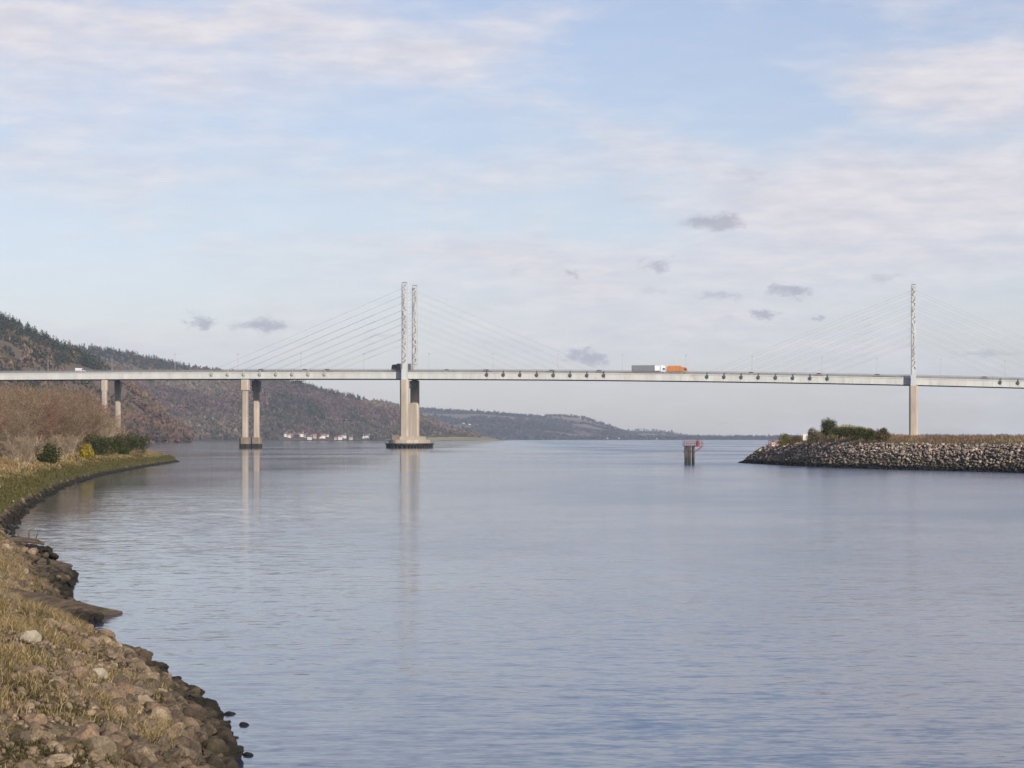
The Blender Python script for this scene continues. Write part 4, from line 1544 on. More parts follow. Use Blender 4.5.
def build_bridge():
    # girders, cross beams, deck slab, road
    for t in (T0 + 0.2, T1 - 0.6):
        g = sweep('girder', rect(t, t + 0.4, 0.12, GD - 0.35), SR, SL, M['girder'])
        if t < 10:
            mb = MB()
            mb.v = [tuple(v.co) for v in g.data.vertices]
            mb.f = [tuple(p.vertices) for p in g.data.polygons]
            s = SR + 2
            while s < SL:
                z = zb(s)
                mb.box(-s - 0.05, -s + 0.05, t - 0.10, t + 0.02, z + 0.15, z + GD - 0.40)
                s += 4.0
            g.data = mb.mesh('girder')
            g.data.materials.append(M['girder'])
    for t in (T0 + 0.0, T1 - 0.8):
        sweep('bottom_flange', rect(t, t + 0.8, -0.02, 0.117), SR, SL, M['steel_dark'])  # flanges coloured dark to paint in the shadow line under the girders
    mb = MB()
    s = SR
    while s < SL:
        z = zb(s)
        mb.box(-s - 0.15, -s + 0.15, T0 + 0.903, T1 - 0.903, z + GD - 1.6, z + GD - 0.353)
        s += 4.0
    mb.build('cross_beam', M['steel_dark'], BR)
    sweep('deck_slab', rect(T0, T1, GD - 0.347, GD + 0.10), SR, SL, M['girder'])
    sweep('carriageway', rect(T0 + 1.6, T1 - 1.6, GD + 0.104, GD + 0.16), SR, SL, M['asphalt'])
    sweep('median_kerb', rect((T0 + T1) / 2 - 0.5, (T0 + T1) / 2 + 0.5, GD + 0.163, GD + 0.27), SR, SL, M['concrete'])
    for t in (T0 + 2.3, T1 - 2.4, T0 + 6.0, T1 - 6.1):
        sweep('road_marking', rect(t, t + 0.12, GD + 0.163, GD + 0.167), SR, SL, M['road_paint'], 8)
    # parapets
    for t in (T0 + 0.12, T1 - 0.22):
        for z in (0.45, 0.75, 1.05, 1.36):
            pass
        sweep('parapet_rail', rect(t, t + 0.10, GD + 1.42, GD + 1.54), SR, SL, M['parapet'])
        sweep('parapet_rail', rect(t, t + 0.08, GD + 0.98, GD + 1.08), SR, SL, M['parapet'])
        sweep('parapet_rail', rect(t, t + 0.08, GD + 0.56, GD + 0.66), SR, SL, M['parapet'])
        sweep('parapet_plinth', rect(t - 0.04, t + 0.2, GD + 0.103, GD + 0.32), SR, SL, M['parapet'])
        mb = MB()
        s = SR
        while s < SL:
            z = zb(s)
            mb.box(-s - 0.06, -s + 0.06, t - 0.06, t - 0.003, z + GD + 0.1, z + GD + 1.5)
            s += 2.0
        mb.build('parapet_post', M['parapet'], BR)
        # infill bars
        mb = MB()
        s = SR
        while s < SL:
            z = zb(s)
            mb.box(-s - 0.03, -s + 0.03, t + 0.083, t + 0.12, z + GD + 0.32, z + GD + 1.42)
            s += 0.5
        mb.build('parapet_infill_bars', M['parapet'], BR)
    # crash barriers either side of the median
    for t in ((T0 + T1) / 2 - 0.35, (T0 + T1) / 2 + 0.25, T0 + 1.75, T1 - 1.85):
        sweep('crash_barrier', rect(t, t + 0.08, GD + 0.65, GD + 0.95), SR, SL, M['galv'], 8)
    ST_L = s_of_px(404.6)
    towers = [(0.0, 285.0), (ST_L, 283.0)]
    TW = 25.0

    def zd(s):
        return zb(s) + GD
    # towers
    for s0, top_py in towers:
        ztop = z_of(top_py, s0)
        zbot = zb(s0)
        for t in (0.0, TW):
            x = -s0
            mb = MB()
            mb.box(x - 2.05, x + 2.05, t - 1.9, t + 1.9, 4.0, zbot - 0.3, bev=0.75)
            mb.build('tower_leg', M['concrete_pier'], BR)
            mb = MB()
            pl = [(x - 1.25, t - 1.6), (x + 1.25, t - 1.6), (x + 1.25, t + 1.6), (x - 1.25, t + 1.6)]
            mb.prism(pl, zbot - 0.297, ztop, 0.88)
            py_ = mb.build('pylon', M['pylon'], BR)
            # cable anchor recesses and access ladder down the outer face
            mb = MB()
            z = zd(s0) + 4.0
            q = random.Random(int(s0) + int(t))
            while z < ztop - 0.8:
                kk = (z - zbot) / (ztop - zbot)
                hw = 1.25 * (1 - 0.12 * kk)
                yy = 1.6 * (1 - 0.12 * kk)
                hgt = q.uniform(0.2, 0.6)
                side = q.choice((-1, 1, 0))
                cx = x + side * hw * 0.45
                mb.box(cx - q.uniform(0.15, 0.42), cx + q.uniform(0.15, 0.42), t - yy - 0.05, t - yy + 0.10, z, z + hgt)
                z += hgt * 0.6 + q.uniform(0.05, 0.4)
            mb.build('anchor_plate', M['recess'], BR)
            mb = MB()
            for e in (-0.16, 0.16):
                mb.box(x - 0.95 + e - 0.03, x - 0.95 + e + 0.03, t - 1.72, t - 1.66, zd(s0) + 1.5, ztop - 0.4)
            z = zd(s0) + 1.6
            while z < ztop - 0.5:
                mb.box(x - 1.1, x - 0.8, t - 1.70, t - 1.665, z, z + 0.12)
                z += 0.6
            mb.build('access_ladder', M['recess'], BR)
            MB().box(x - 1.0, x + 1.0, t - 1.3, t + 1.3, ztop + 0.003, ztop + 0.35).build('pylon_cap', M['recess'], BR)
        # portal beam and wall between the legs
        x = -s0
        MB().box(x - 1.6, x + 1.6, 1.903, TW - 1.903, zbot - 4.0, zbot - 0.9).build('portal_beam', M['steel_dark'], BR)
        MB().box(x - 1.35, x + 1.35, 1.903, TW - 1.903, 4.0, zbot - 11.5).build('pier_wall', M['concrete_pier'], BR)
        # pile cap and fender skirt
        a, b = 9.0, 19.5
        n = 40
        cy = TW / 2

        def ell(ax, ay):
            return [(x + ax * math.copysign(abs(math.cos(q)) ** 0.8, math.cos(q)), cy + ay * math.copysign(abs(math.sin(q)) ** 0.8, math.sin(q))) for q in [2 * math.pi * i / n for i in range(n)]]
        MB().prism(ell(9.0, 18.5), 2.3, 3.997).build('pile_cap', M['concrete_pier'], BR)
        MB().box(x - 6.3, x - 2.4, -2.4, TW + 2.4, 4.0, 6.2, bev=0.5).build('plinth', M['concrete_dark'], BR)
        MB().box(x - 2.397, x + 5.0, -2.6, TW + 2.6, 3.999, 5.6, bev=0.5).build('plinth', M['concrete_pier'], BR)
        # fender: deck ring, hanging skirt, piles
        MB().prism(ell(10.9, 20.3), 1.75, 2.297).build('fender_deck', M['tide'], BR)
        mb = MB()
        for (ax, ay) in ell(9.9, 19.3)[::1]:
            mb.cyl(ax, ay, -4, 1.747, 0.42, n=8)
        mb.build('fender_pile', M['tide'], BR)
        MB().prism(ell(8.6, 18.0), -3, 1.5).build('fender_core', M['tide'], BR)
        mb = MB()
        for (ax, ay) in ell(10.5, 19.9)[::2]:
            mb.tube((ax, ay, 2.3), (ax, ay, 3.3), 0.05, n=5)
        mb.build('handrail', M['steel_dark'], BR)
    # cables: eight to each side of each tower in each plane
    offs = {0: ([699, 715.8, 733, 750, 767, 784.4, 801.5, 819], None), 1: ([210, 226, 242.4, 258.6, 274.5, 290.6, 306.4, 322.2], [483.8, 500.5, 517, 533.5, 550, 566.5, 583, 599.6])}
    for ti, (s0, top_py) in enumerate(towers):
        ztop = z_of(top_py, s0)
        dist = [abs(s_of_px(px, 2) - s0) for px in (offs[1][1])]
        dist = sorted(dist)
        dist = [39.5 + 8.0 * i for i in range(8)]
        for sd in (1, -1):
            for i, dd in enumerate(dist):
                s = s0 + sd * dd
                zt = ztop - 2.6 - (7 - i) * 3.45
                for t, ta in ((0.0, T0 + 0.28), (TW, T1 - 0.28)):
                    a = (-s0 - sd * -1.1 * -1 if False else -s0 - sd * 1.0, t, zt)
                    b = (-s, ta, zd(s) + 0.9)
                    MB().tube(a, b, 0.062 if (ti and sd > 0) else 0.045, n=6).build('stay_cable', M['cable'], BR)
                # anchorage outrigger on the girder face below the cable
                if True:
                    z = zb(s)
                    mb = MB()
                    mb.box(-s - 0.6, -s + 0.6, T0 - 0.45, T0 + 0.197, z + GD - 1.45, z + GD - 0.45)
                    mb.box(-s - 0.25, -s + 0.45, T0 - 0.35, T0 + 0.197, z + GD - 1.85, z + GD - 1.453)
                    mb.box(-s - 0.2, -s + 0.2, T0 - 0.3, T0 - 0.003, z + GD - 0.447, z + GD + 0.9)
                    mb.build('cable_anchorage', M['steel_dark'] if s < s0 or ti == 0 else M['concrete'], BR)
    # approach piers
    ps = [s_of_px(244.0), s_of_px(103.0)]
    step = ps[1] - ps[0]
    ps += [ps[1] + step, ps[1] + 2 * step, -78.0, -78.0 - 66, -78 - 132]
    for k, s in enumerate(ps):
        z = zb(s)
        x = -s
        hw = 1.4 if k not in (1, 2, 3) else 1.25
        w0 = 2.0 if k not in (1, 2, 3) else 1.5
        for t in (4.0, 21.0 + (4 if k == 0 else 0) - 0.0):
            t = 2.0 if t == 4.0 else 23.2
            MB().box(x - hw, x + hw, t - hw, t + hw, 2.0, z - 5.5, bev=0.45).build('pier_column', M['concrete_pier'], BR)
            MB().box(x - w0, x + w0, t - w0, t + w0, z - 5.497, z - 0.35, bev=0.5).build('pier_head', M['concrete_pier'], BR)
            if k == 0 or k > 3:
                MB().box(x - 2.4, x + 2.4, t - 2.4, t + 2.4, 2.003, 5.2, bev=0.9).build('pier_base', M['concrete_dark'], BR)
                MB().box(x - 2.45, x + 2.45, t - 2.45, t + 2.45, -4, 2.0, bev=0.9).build('pier_foot', M['tide'], BR)
            else:
                MB().box(x - 2.0, x + 2.0, t - 2.0, t + 2.0, -4, 2.2, bev=0.5).build('pier_foot', M['tide'], BR)
            MB().box(x - 0.8, x + 0.8, t + 0.2 - 0.8, t + 0.2 + 0.8, z - 0.347, z - 0.023).build('bearing', M['steel_dark'], BR)
    # underslung inspection cradle
    s = s_of_px(297)
    z = zb(s)
    mb = MB()
    mb.box(-s - 3.0, -s + 3.0, 1.0, 4.5, z - 2.3, z - 2.05)
    for xx in (-2.9, -1.0, 1.0, 2.9):
        for yy in (1.0, 4.4):
            mb.box(-s + xx - 0.1, -s + xx + 0.1, yy, yy + 0.15, z - 2.05, z - 0.03)
    mb.box(-s - 3.0, -s + 3.0, 1.0, 1.1, z - 1.2, z - 1.0).box(-s - 1.6, -s + 1.6, 1.3, 4.2, z - 2.04, z - 0.9)
    mb.build('inspection_cradle', M['steel_dark'], BR)
    return ST_L


ST_L = build_bridge()


def deck_pt(s, t, dz=0.0):
    return Vector((OX - s * math.cos(ALPHA) + t * math.sin(ALPHA), OY + s * math.sin(ALPHA) + t * math.cos(ALPHA), zb(s) + GD + 0.16 + dz))


# lamp posts along the median
def build_lamps():
    r0 = empty('street_lamp')
    post = MB().cyl(0, 0, 0.1, 8.8, 0.11, 0.07, 8).build('post', M['galv'], r0)
    arm = MB().tube((-0, -1.6, 9.0), (0, 0, 8.8), 0.05).tube((0, 0, 8.8), (0, 1.6, 9.0), 0.05).build('arm', M['galv'], r0)
    heads = []
    for s in (-1, 1):
        heads.append(MB().box(-0.14, 0.14, s * 1.6 - 0.35, s * 1.6 + 0.35, 8.95, 9.08).build('lamp_head', M['steel_dark'], r0))
    xs = [-16, 48, 112, 175, 238, 301, 364, 429, 493, 558, 622.5, 686, 752, 822, 877, 941, 1005]
    for i, px in enumerate(xs):
        s = s_of_px(px, 12.5)
        if i == 0:
            root = r0
        else:
            root = r0.copy()
            C.objects.link(root)
            for ch in (post, arm, *heads):
                c = ch.copy()
                C.objects.link(c)
                c.parent = root
        root.location = deck_pt(s, 12.5, 0.02)
        root.rotation_euler = (0, 0, -ALPHA)
        seen = i - 1
        lab = ('slender street lamp on the bridge deck just outside the picture' if i == 0 else
               'slender grey street lamp on the bridge deck, %s from the shore on the wooded side' % ORD[seen])
        tag(root, lab, 'street lamp', 'street lamps along the bridge deck')


build_lamps()


# ---- vehicles; each is built facing +x, on z = 0
def wheels(root, xs, half, r_, w_=0.28):
    for x in xs:
        for s in (-1, 1):
            y = s * half
            wl = MB()
            n = 16
            vs = [(x + r_ * math.cos(2 * math.pi * k / n), y + e * w_ / 2, r_ + r_ * math.sin(2 * math.pi * k / n)) for e in (-1, 1) for k in range(n)]
            wl.add(vs, [tuple(range(n)), tuple(reversed(range(n, 2 * n)))] + [(k, n + k, n + (k + 1) % n, (k + 1) % n) for k in range(n)])
            wo = wl.build('wheel', M['tyre'], root)
            rm = MB()
            rr = r_ * 0.55
            vs = [(x + rr * math.cos(2 * math.pi * k / n), y + e * (w_ / 2 + 0.012), r_ + rr * math.sin(2 * math.pi * k / n)) for e in (-1, 1) for k in range(n)]
            rm.add(vs, [tuple(range(n)), tuple(reversed(range(n, 2 * n)))] + [(k, n + k, n + (k + 1) % n, (k + 1) % n) for k in range(n)])
            rm.build('rim', M['rim'], wo)


def side_prism(mb, prof, hy):
    """Profile in x-z extruded to +-hy."""
    n = len(prof)
    vs = [(x, -hy, z) for x, z in prof] + [(x, hy, z) for x, z in prof]
    mb.add(vs, [tuple(reversed(range(n))), tuple(range(n, 2 * n))] + [(i, (i + 1) % n, n + (i + 1) % n, n + i) for i in range(n)])
    return mb


def car(root, paint, van=False):
    if van:
        side_prism(MB(), [(-2.4, .35), (2.5, .35), (2.55, .9), (2.2, 1.15), (1.5, 2.15), (-2.35, 2.3), (-2.45, 1.2)], 0.95).build('body', paint, root)
        side_prism(MB(), [(1.62, 1.96), (2.13, 1.24), (1.0, 1.24), (1.0, 1.96)], 0.957).build('side_window', M['glass'], root)
        side_prism(MB(), [(1.58, 2.10), (2.23, 1.17), (2.26, 1.17), (1.62, 2.12)], 0.8).build('windscreen', M['glass'], root)
        wheels(root, (-1.5, 1.6), 0.83, 0.34)
    else:
        side_prism(MB(), [(-2.1, .3), (2.1, .3), (2.15, .65), (1.95, .85), (1.0, .95), (-1.7, 1.0), (-2.15, .9)], 0.88).build('body', paint, root)
        side_prism(MB(), [(1.0, .953), (0.35, 1.42), (-1.0, 1.46), (-1.75, 1.003)], 0.74).build('cabin', M['glass'], root)
        side_prism(MB(), [(0.35, 1.423), (0.25, 1.47), (-0.95, 1.50), (-1.0, 1.463)], 0.72).build('roof', paint, root)
        wheels(root, (-1.3, 1.35), 0.78, 0.32, 0.22)
    for s in (-1, 1):
        x1 = 2.52 if van else 2.13
        MB().box(x1, x1 + 0.04, s * 0.65 - 0.15, s * 0.65 + 0.15, 0.62, 0.78).build('headlight', M['white_paint'], root)


def lorry(root, body, cab, L, hgt, tank=False, cab_h=3.3, front=None):
    side_prism(MB(), [(L / 2 - 2.3, .5), (L / 2 - 0.05, .5), (L / 2, 1.6), (L / 2 - 0.25, cab_h - 0.3), (L / 2 - 0.6, cab_h), (L / 2 - 2.3, cab_h + 0.15)], 1.22).build('cab', cab, root)
    side_prism(MB(), [(L / 2 - 1.35, 1.75), (L / 2 - 0.12, 1.75), (L / 2 - 0.3, 2.55), (L / 2 - 1.35, 2.55)], 1.226).build('side_window', M['glass'], root)
    MB().box(-L / 2, L / 2 - 2.35, -1.0, 1.0, 0.75, 1.1).build('chassis', M['steel_dark'], root)
    if tank:
        MB().box(-L / 2, L / 2 - 2.6, -1.22, 1.22, 1.103, hgt - 0.5, bev=0.12).build('body', body, root)
        side_prism(MB(), [(-L / 2 + .3, hgt - 0.497), (L / 2 - 2.8, hgt - 0.497), (L / 2 - 3.2, hgt), (-L / 2 + 0.8, hgt)], 1.0).build('top', body, root)
        for k in range(4):
            x = -L / 2 + 0.9 + k * (L - 3.6) / 3.4
            MB().box(x - 0.08, x + 0.08, -1.27, 1.27, 1.2, hgt - 0.503).build('rib', M['orange_dark'], root)
    else:
        MB().box(-L / 2, L / 2 - 2.7 - (2.4 if front else 0), -1.25, 1.25, 1.103, hgt, bev=0.05).build('body', body, root)
        if front:
            MB().box(L / 2 - 5.05, L / 2 - 2.6, -1.26, 1.26, 1.103, hgt + 0.05, bev=0.05).build('refrigerator', front, root)
        MB().box(-L / 2 + 0.05, L / 2 - 2.75, -1.262, 1.262, hgt - 0.16, hgt + 0.03).build('roof_rail', M['galv'], root)
        MB().box(-L / 2 + 0.05, L / 2 - 2.75, -1.262, 1.262, 1.06, 1.25).build('skirt', M['steel_dark'], root)
    ws = [L / 2 - 1.4, L / 2 - 4.2, -L / 2 + 1.4, -L / 2 + 2.7] + ([-L / 2 + 4.0] if L > 13 else [])
    wheels(root, ws, 1.08, 0.5, 0.32)
    for s in (-1, 1):
        MB().box(L / 2 - 0.03, L / 2 + 0.03, s * 0.95 - 0.16, s * 0.95 + 0.16, 0.75, 0.95).build('headlight', M['white_paint'], root)


def put(name, px0, px1, t, lab, cat, flip=False, group='vehicles crossing the bridge'):
    pxm = (px0 + px1) / 2
    s = s_of_px(pxm, t)
    root = empty(name, deck_pt(s, t, 0.01), -ALPHA + (math.pi if flip else 0))
    tag(root, lab, cat, group)
    return root


lorry(put('lorry', 632, 665.5, 6.5, 'long lorry with grey curtain sides and white cab, mid bridge', 'lorry'), M['grey_curtain'], M['white'], 16.0, 4.0, cab_h=3.8, front=M['white'])
lorry(put('lorry', 667, 687, 6.5, 'orange lorry directly ahead of the grey-sided lorry', 'lorry'), M['orange'], M['orange'], 9.6, 3.9, tank=True, cab_h=3.1)
lorry(put('lorry', 391.5, 411, 8.0, 'dark grey lorry passing behind the pylon on the wooded side', 'lorry', flip=True), M['lorry_dark'], M['steel_dark'], 9.3, 4.1, cab_h=3.6)
car(put('van', 75, 86, 6.5, 'white van on the bridge against the wooded hill', 'van'), M['white'], True)
for px, t, paint, lab in [(487, 6.5, 'car_dark', 'dark car on the bridge, first past the middle pylons towards the lorries'),
                          (551, 10.0, 'car_dark', 'dark car on the bridge about midway between pylons and grey lorry'),
                          (752, 6.5, 'car_silver', 'silver car on the bridge just past the orange lorry'),
                          (878, 6.5, 'car_dark', 'dark car on the bridge nearly at the pylons above the breakwater'),
                          (262, 6.5, 'car_dark', 'dark car on the bridge above the paired piers in the water'),
                          (304, 10.0, 'car_silver', 'silver car on the bridge above the underslung cradle'),
                          (328, 6.5, 'car_red', 'dull red car on the bridge between cradle and first pylons'),
                          (188, 6.5, 'car_silver', 'silver car on the bridge between the shore pier and paired piers'),
                          (446, 10.0, 'car_silver', 'silver car on the bridge just beyond the middle pylons'),
                          (600, 6.5, 'car_dark', 'dark car on the bridge following the grey-sided lorry'),
                          (818, 10.0, 'car_red', 'red car on the bridge above the round breakwater bush'),
                          (985, 6.5, 'car_dark', 'dark car on the bridge past the last pylons')]:
    car(put('car', px - 4.5, px + 4.5, t, lab, 'car', flip=t > 9), M[paint])

# ------------------------------------------------------------------ far hills
def hill_surface(px, ridge, foot, back, zpow, seed, name):
    """Hill built where it stands: for bearings px, from the foot distance to the ridge distance and down behind.
    ridge: [(px, py)], foot/back: [(px, distance)]."""
    rp, ry = zip(*ridge)
    fp, fd = zip(*foot)
    bp, bd = zip(*back)
    return dict(rp=rp, ry=ry, fp=fp, fd=fd, bp=bp, bd=bd, zpow=zpow, seed=seed, name=name, p0=px[0], p1=px[1])


def hill_point(h, px, t):
    """t 0..1 foot to ridge, beyond 1 the back slope. arrays in, xyz out."""
    Df = np.interp(px, h['fp'], h['fd'])
    Dr = np.interp(px, h['bp'], h['bd'])
    zr = H + (HY - np.interp(px, h['rp'], h['ry'])) / F * Dr
    D = Df + (Dr - Df) * t
    X = (px - CX) / F * D
    zz = zr * np.where(t <= 1, np.maximum(t, 0) ** h['zpow'], 1 - 0.55 * (t - 1) ** 1.3)
    mid = np.clip(1 - np.abs(2 * np.minimum(t, 1.0) - 1), 0, 1)
    n = fbm(X * 0.004, D * 0.004, h['seed'], 4) - 0.5
    zz = zz + n * zr * 0.42 * mid
    zz = np.where(t < 0.02, np.minimum(zz, 0.6), zz)
    return np.stack([X, D, zz], -1)


def hill_at(h, px, py):
    """The spot on hill h that is seen at px, py."""
    t = np.linspace(0.0, 1.0, 600)
    P = hill_point(h, np.full(600, float(px)), t)
    y = HY - (P[:, 2] - H) / P[:, 1] * F
    k = np.nonzero(y <= py)[0]
    k = int(k[0]) if len(k) else 599
    return P[k]


def build_hill(h, colfn, nt=70, name='hill'):
    npx = int((h['p1'] - h['p0']) / 2.5) + 1
    px = np.linspace(h['p0'], h['p1'], npx)
    t = np.concatenate([[-0.02], np.linspace(0, 1, nt), np.linspace(1.08, 2.0, 12)])
    PX, T = np.meshgrid(px, t)
    P = hill_point(h, PX, T)
    P[0, :, 2] = -2
    V = P.reshape(-1, 3)
    i = np.arange(len(t) - 1)[:, None] * npx + np.arange(npx - 1)[None]
    Fq = np.stack([i, i + 1, i + npx + 1, i + npx], -1).reshape(-1, 4)
    c = colfn(PX.ravel(), T.ravel(), V)
    o = link(name, np_mesh(name, V, Fq, {'tint': c}, True), M['far_wood'])
    tag(o, kind='structure')


PURPLE = [(0.125, 0.0722, 0.0748), (0.145, 0.0823, 0.0818), (0.1, 0.063, 0.0626), (0.16, 0.0941, 0.0887)]
BRN = [(0.147, 0.0843, 0.0568), (0.1078, 0.0688, 0.049), (0.1617, 0.1015, 0.0688)]
DKGREEN = [(0.045, 0.052, 0.034), (0.055, 0.062, 0.038), (0.065, 0.068, 0.045)]
GRNBR = [(0.07, 0.07, 0.04), (0.085, 0.075, 0.045)]


def pick_reg(pal, P, scale, seed, rng, jit=0.07):
    """Tree colours that change from stand to stand rather than from tree to tree."""
    pal = np.array(pal)
    v = (fbm(P[:, 0] * scale, P[:, 1] * scale * 1.6, seed, 3) - 0.28) / 0.44 + rng.normal(0, jit, len(P))
    k = np.clip(v * len(pal), 0, len(pal) - 1e-3)
    i = k.astype(int)
    j = np.minimum(i + 1, len(pal) - 1)
    f = (k - i)[:, None]
    return (pal[i] * (1 - f) + pal[j] * f) * rng.uniform(0.88, 1.12, (len(P), 1))


def wood_shapes(kind, n, rng):
    out = []
    for k in range(n):
        if kind == 'round':
            m = 46
            V, Ft, _ = shard_cloud(rng, m, 1.0, 0.42, (0.5, 0.5, 0.5), 0.1, 5)
            V[:, 2] += 0.45
        else:
            m = 44
            z = rng.uniform(0.05, 1.0, m)
            a = rng.uniform(0, 6.28, m)
            r_ = 0.30 * (1 - z) * rng.uniform(0.4, 1.1, m)
            P = np.stack([np.cos(a) * r_, np.sin(a) * r_, z * 1.25], -1)
            d = np.stack([np.cos(a), np.sin(a), -0.5 * np.ones(m)], -1) * (0.12 + 0.22 * (1 - z))[:, None]
            e = np.stack([-np.sin(a), np.cos(a), np.zeros(m)], -1) * (0.05 + 0.12 * (1 - z))[:, None]
            V = np.stack([P - e, P + e, P + d], 1).reshape(-1, 3)
            Ft = np.arange(m * 3).reshape(-1, 3)
        out.append((V, Ft))
    return out


def wood(h, n, size, colfn, conifer_fn, name, lab, tmin=0.0, seed=1, mask=None):
    rng = np.random.default_rng(seed)
    px = rng.uniform(h['p0'], h['p1'], n)
    t = rng.uniform(tmin, 1.02, n) ** 1.0
    P = hill_point(h, px, t)
    con = conifer_fn(px, t, P, rng)
    keep = (P[:, 2] > -1)
    if mask is not None:
        keep &= mask(px, t, P, rng)
    P, con, px, t = P[keep], con[keep], px[keep], t[keep]
    c = colfn(px, t, P, con, rng)
    s = size * rng.uniform(0.6, 1.35, len(P))
    rs, cs = wood_shapes('round', 8, rng), wood_shapes('cone', 6, rng)
    Vs, Fs, T, off = [], [], [], 0
    for shapes, sel in ((rs, ~con), (cs, con)):
        idx = np.nonzero(sel)[0]
        which = rng.integers(0, len(shapes), len(idx))
        for k, (bv, bf) in enumerate(shapes):
            ii = idx[which == k]
            if not len(ii): continue
            R = rotm(rng, len(ii), 0.02)
            V = np.einsum('nij,vj->nvi', R, bv) * s[ii][:, None, None] + P[ii][:, None, :] - np.array([0, 0, 0.5])
            m = len(bv)
            Vs.append(V.reshape(-1, 3))
            Fs.append((bf[None] + (np.arange(len(ii)) * m)[:, None, None] + off).reshape(-1, 3))
            var = rng.uniform(0.92, 1.08, (len(ii), m // 3, 1)).repeat(3, axis=1).reshape(len(ii), m, 1)
            T.append((c[ii][:, None, :] * var).reshape(-1, 3))
            off += len(ii) * m
    o = link(name, np_mesh(name, np.concatenate(Vs), np.concatenate(Fs), {'tint': np.concatenate(T)}), M['far_wood'])
    tag(o, lab, kind='stuff')
    return o


# near wooded hill on the bridge's landward end
HA = hill_surface((-260, 190), [(-260, 262), (-150, 283), (0, 320), (20, 328), (50, 343), (75, 353), (100, 366), (125, 383), (150, 404), (175, 426), (190, 437)],
                  [(-260, 1900), (0, 2150), (190, 2600)], [(-260, 2700), (0, 2950), (190, 2900)], 0.85, 5, 'A')
HB = hill_surface((-60, 478), [(-60, 356), (60, 352.5), (90, 351), (130, 357), (180, 368.5), (200, 371.5), (250, 379), (280, 383), (312, 389.5), (332, 396), (360, 402),
                               (390, 408), (410, 414), (430, 423), (450, 432), (478, 438.3)],
                  [(-60, 3600), (140, 4300), (478, 5000)], [(-60, 5000), (140, 5400), (478, 5600)], 0.9, 6, 'B')
HC = hill_surface((380, 640), [(380, 402), (400, 406), (420, 409.5), (476, 412.5), (510, 415), (533, 417), (560, 421), (600, 430), (640, 438)],
                  [(380, 7000), (640, 8000)], [(380, 9300), (640, 9300)], 0.8, 7, 'C')
HC2 = hill_surface((500, 640), [(500, 430), (520, 421), (536, 416.8), (555, 415.6), (585, 418.5), (600, 423), (613, 428), (622, 431.5), (640, 437)],
                   [(500, 8200), (640, 8200)], [(500, 9800), (640, 9600)], 0.8, 8, 'C2')
HD = hill_surface((560, 708), [(560, 436), (600, 431.5), (625, 430.5), (655, 430.8), (672, 432.5), (690, 436), (708, 438.3)],
                  [(560, 9200), (708, 9200)], [(560, 11200), (708, 11000)], 0.8, 9, 'D')
HE = hill_surface((560, 1400), [(560, 437.2), (700, 437.4), (760, 437.2), (900, 436.6), (1400, 435)],
                  [(560, 7600), (1400, 8000)], [(560, 8400), (1400, 9000)], 0.6, 10, 'E')


def col_A(px, t, V):
    n = fbm(V[:, 0] * 0.006, V[:, 1] * 0.006, 3)
    return np.where((n > 0.52)[:, None], np.array([[0.20, 0.125, 0.09]]), np.array([[0.13, 0.095, 0.07]]))


def col_B(px, t, V):
    n = fbm(V[:, 0] * 0.004, V[:, 1] * 0.004, 4)
    base = np.where((n > 0.5)[:, None], np.array([[0.11, 0.08, 0.068]]), np.array([[0.08, 0.065, 0.055]]))
    brk = ((px > 418) & (t < 0.75))[:, None]
    return np.where(brk, np.array([[0.20, 0.11, 0.065]]), base)


def col_C(px, t, V):
    n = fbm(V[:, 0] * 0.0030, V[:, 1] * 0.0030, 5)
    base = np.where((n > 0.53)[:, None], np.array([[0.20, 0.155, 0.125]]), np.array([[0.10, 0.085, 0.088]]))
    return base


def col_C2(px, t, V):
    n = fbm(V[:, 0] * 0.003, V[:, 1] * 0.0035, 6)
    return np.where((n > 0.47)[:, None], np.array([[0.27, 0.20, 0.155]]), np.array([[0.14, 0.11, 0.10]]))


def col_D(px, t, V):
    n = fbm(V[:, 0] * 0.003, V[:, 1] * 0.003, 7)
    return np.where((n > 0.42)[:, None], np.array([[0.23, 0.20, 0.155]]), np.array([[0.09, 0.08, 0.07]]))


def col_E(px, t, V):
    return np.tile(np.array([[0.07, 0.065, 0.06]]), (len(px), 1))


for hh, cf in ((HA, col_A), (HB, col_B), (HC, col_C), (HC2, col_C2), (HD, col_D), (HE, col_E)):
    build_hill(hh, cf)


def reg(P, s, seed):
    return fbm(P[:, 0] * s, P[:, 1] * s, seed)


def conA(px, t, P, rng):
    return (((reg(P, 0.005, 41) > 0.56) & (rng.random(len(px)) < 0.6)) | ((t > 0.80) & (rng.random(len(px)) < 0.8))) & (px < 110)


def colA(px, t, P, con, rng):
    c = pick_reg([BRN[1], GRNBR[0], PURPLE[2], BRN[0], GRNBR[1], (0.17, 0.115, 0.08), BRN[2]], P, 0.008, 42, rng)
    return np.where(con[:, None], pick(DKGREEN + GRNBR[:1], len(px), rng), c)


def maskA(px, t, P, rng):
    clear = (reg(P, 0.009, 43) > 0.60) & (t > 0.2) & (t < 0.9)
    return ~clear


wood(HA, 12000, 8.5, colA, conA, 'woodland', 'mixed conifer and bare wood covering the nearest hill', 0.0, 1, maskA)


def conB(px, t, P, rng):
    return ((reg(P, 0.0045, 51) > 0.64) & (rng.random(len(px)) < 0.6)) | ((px < 190) & (t > 0.8) & (rng.random(len(px)) < 0.8))


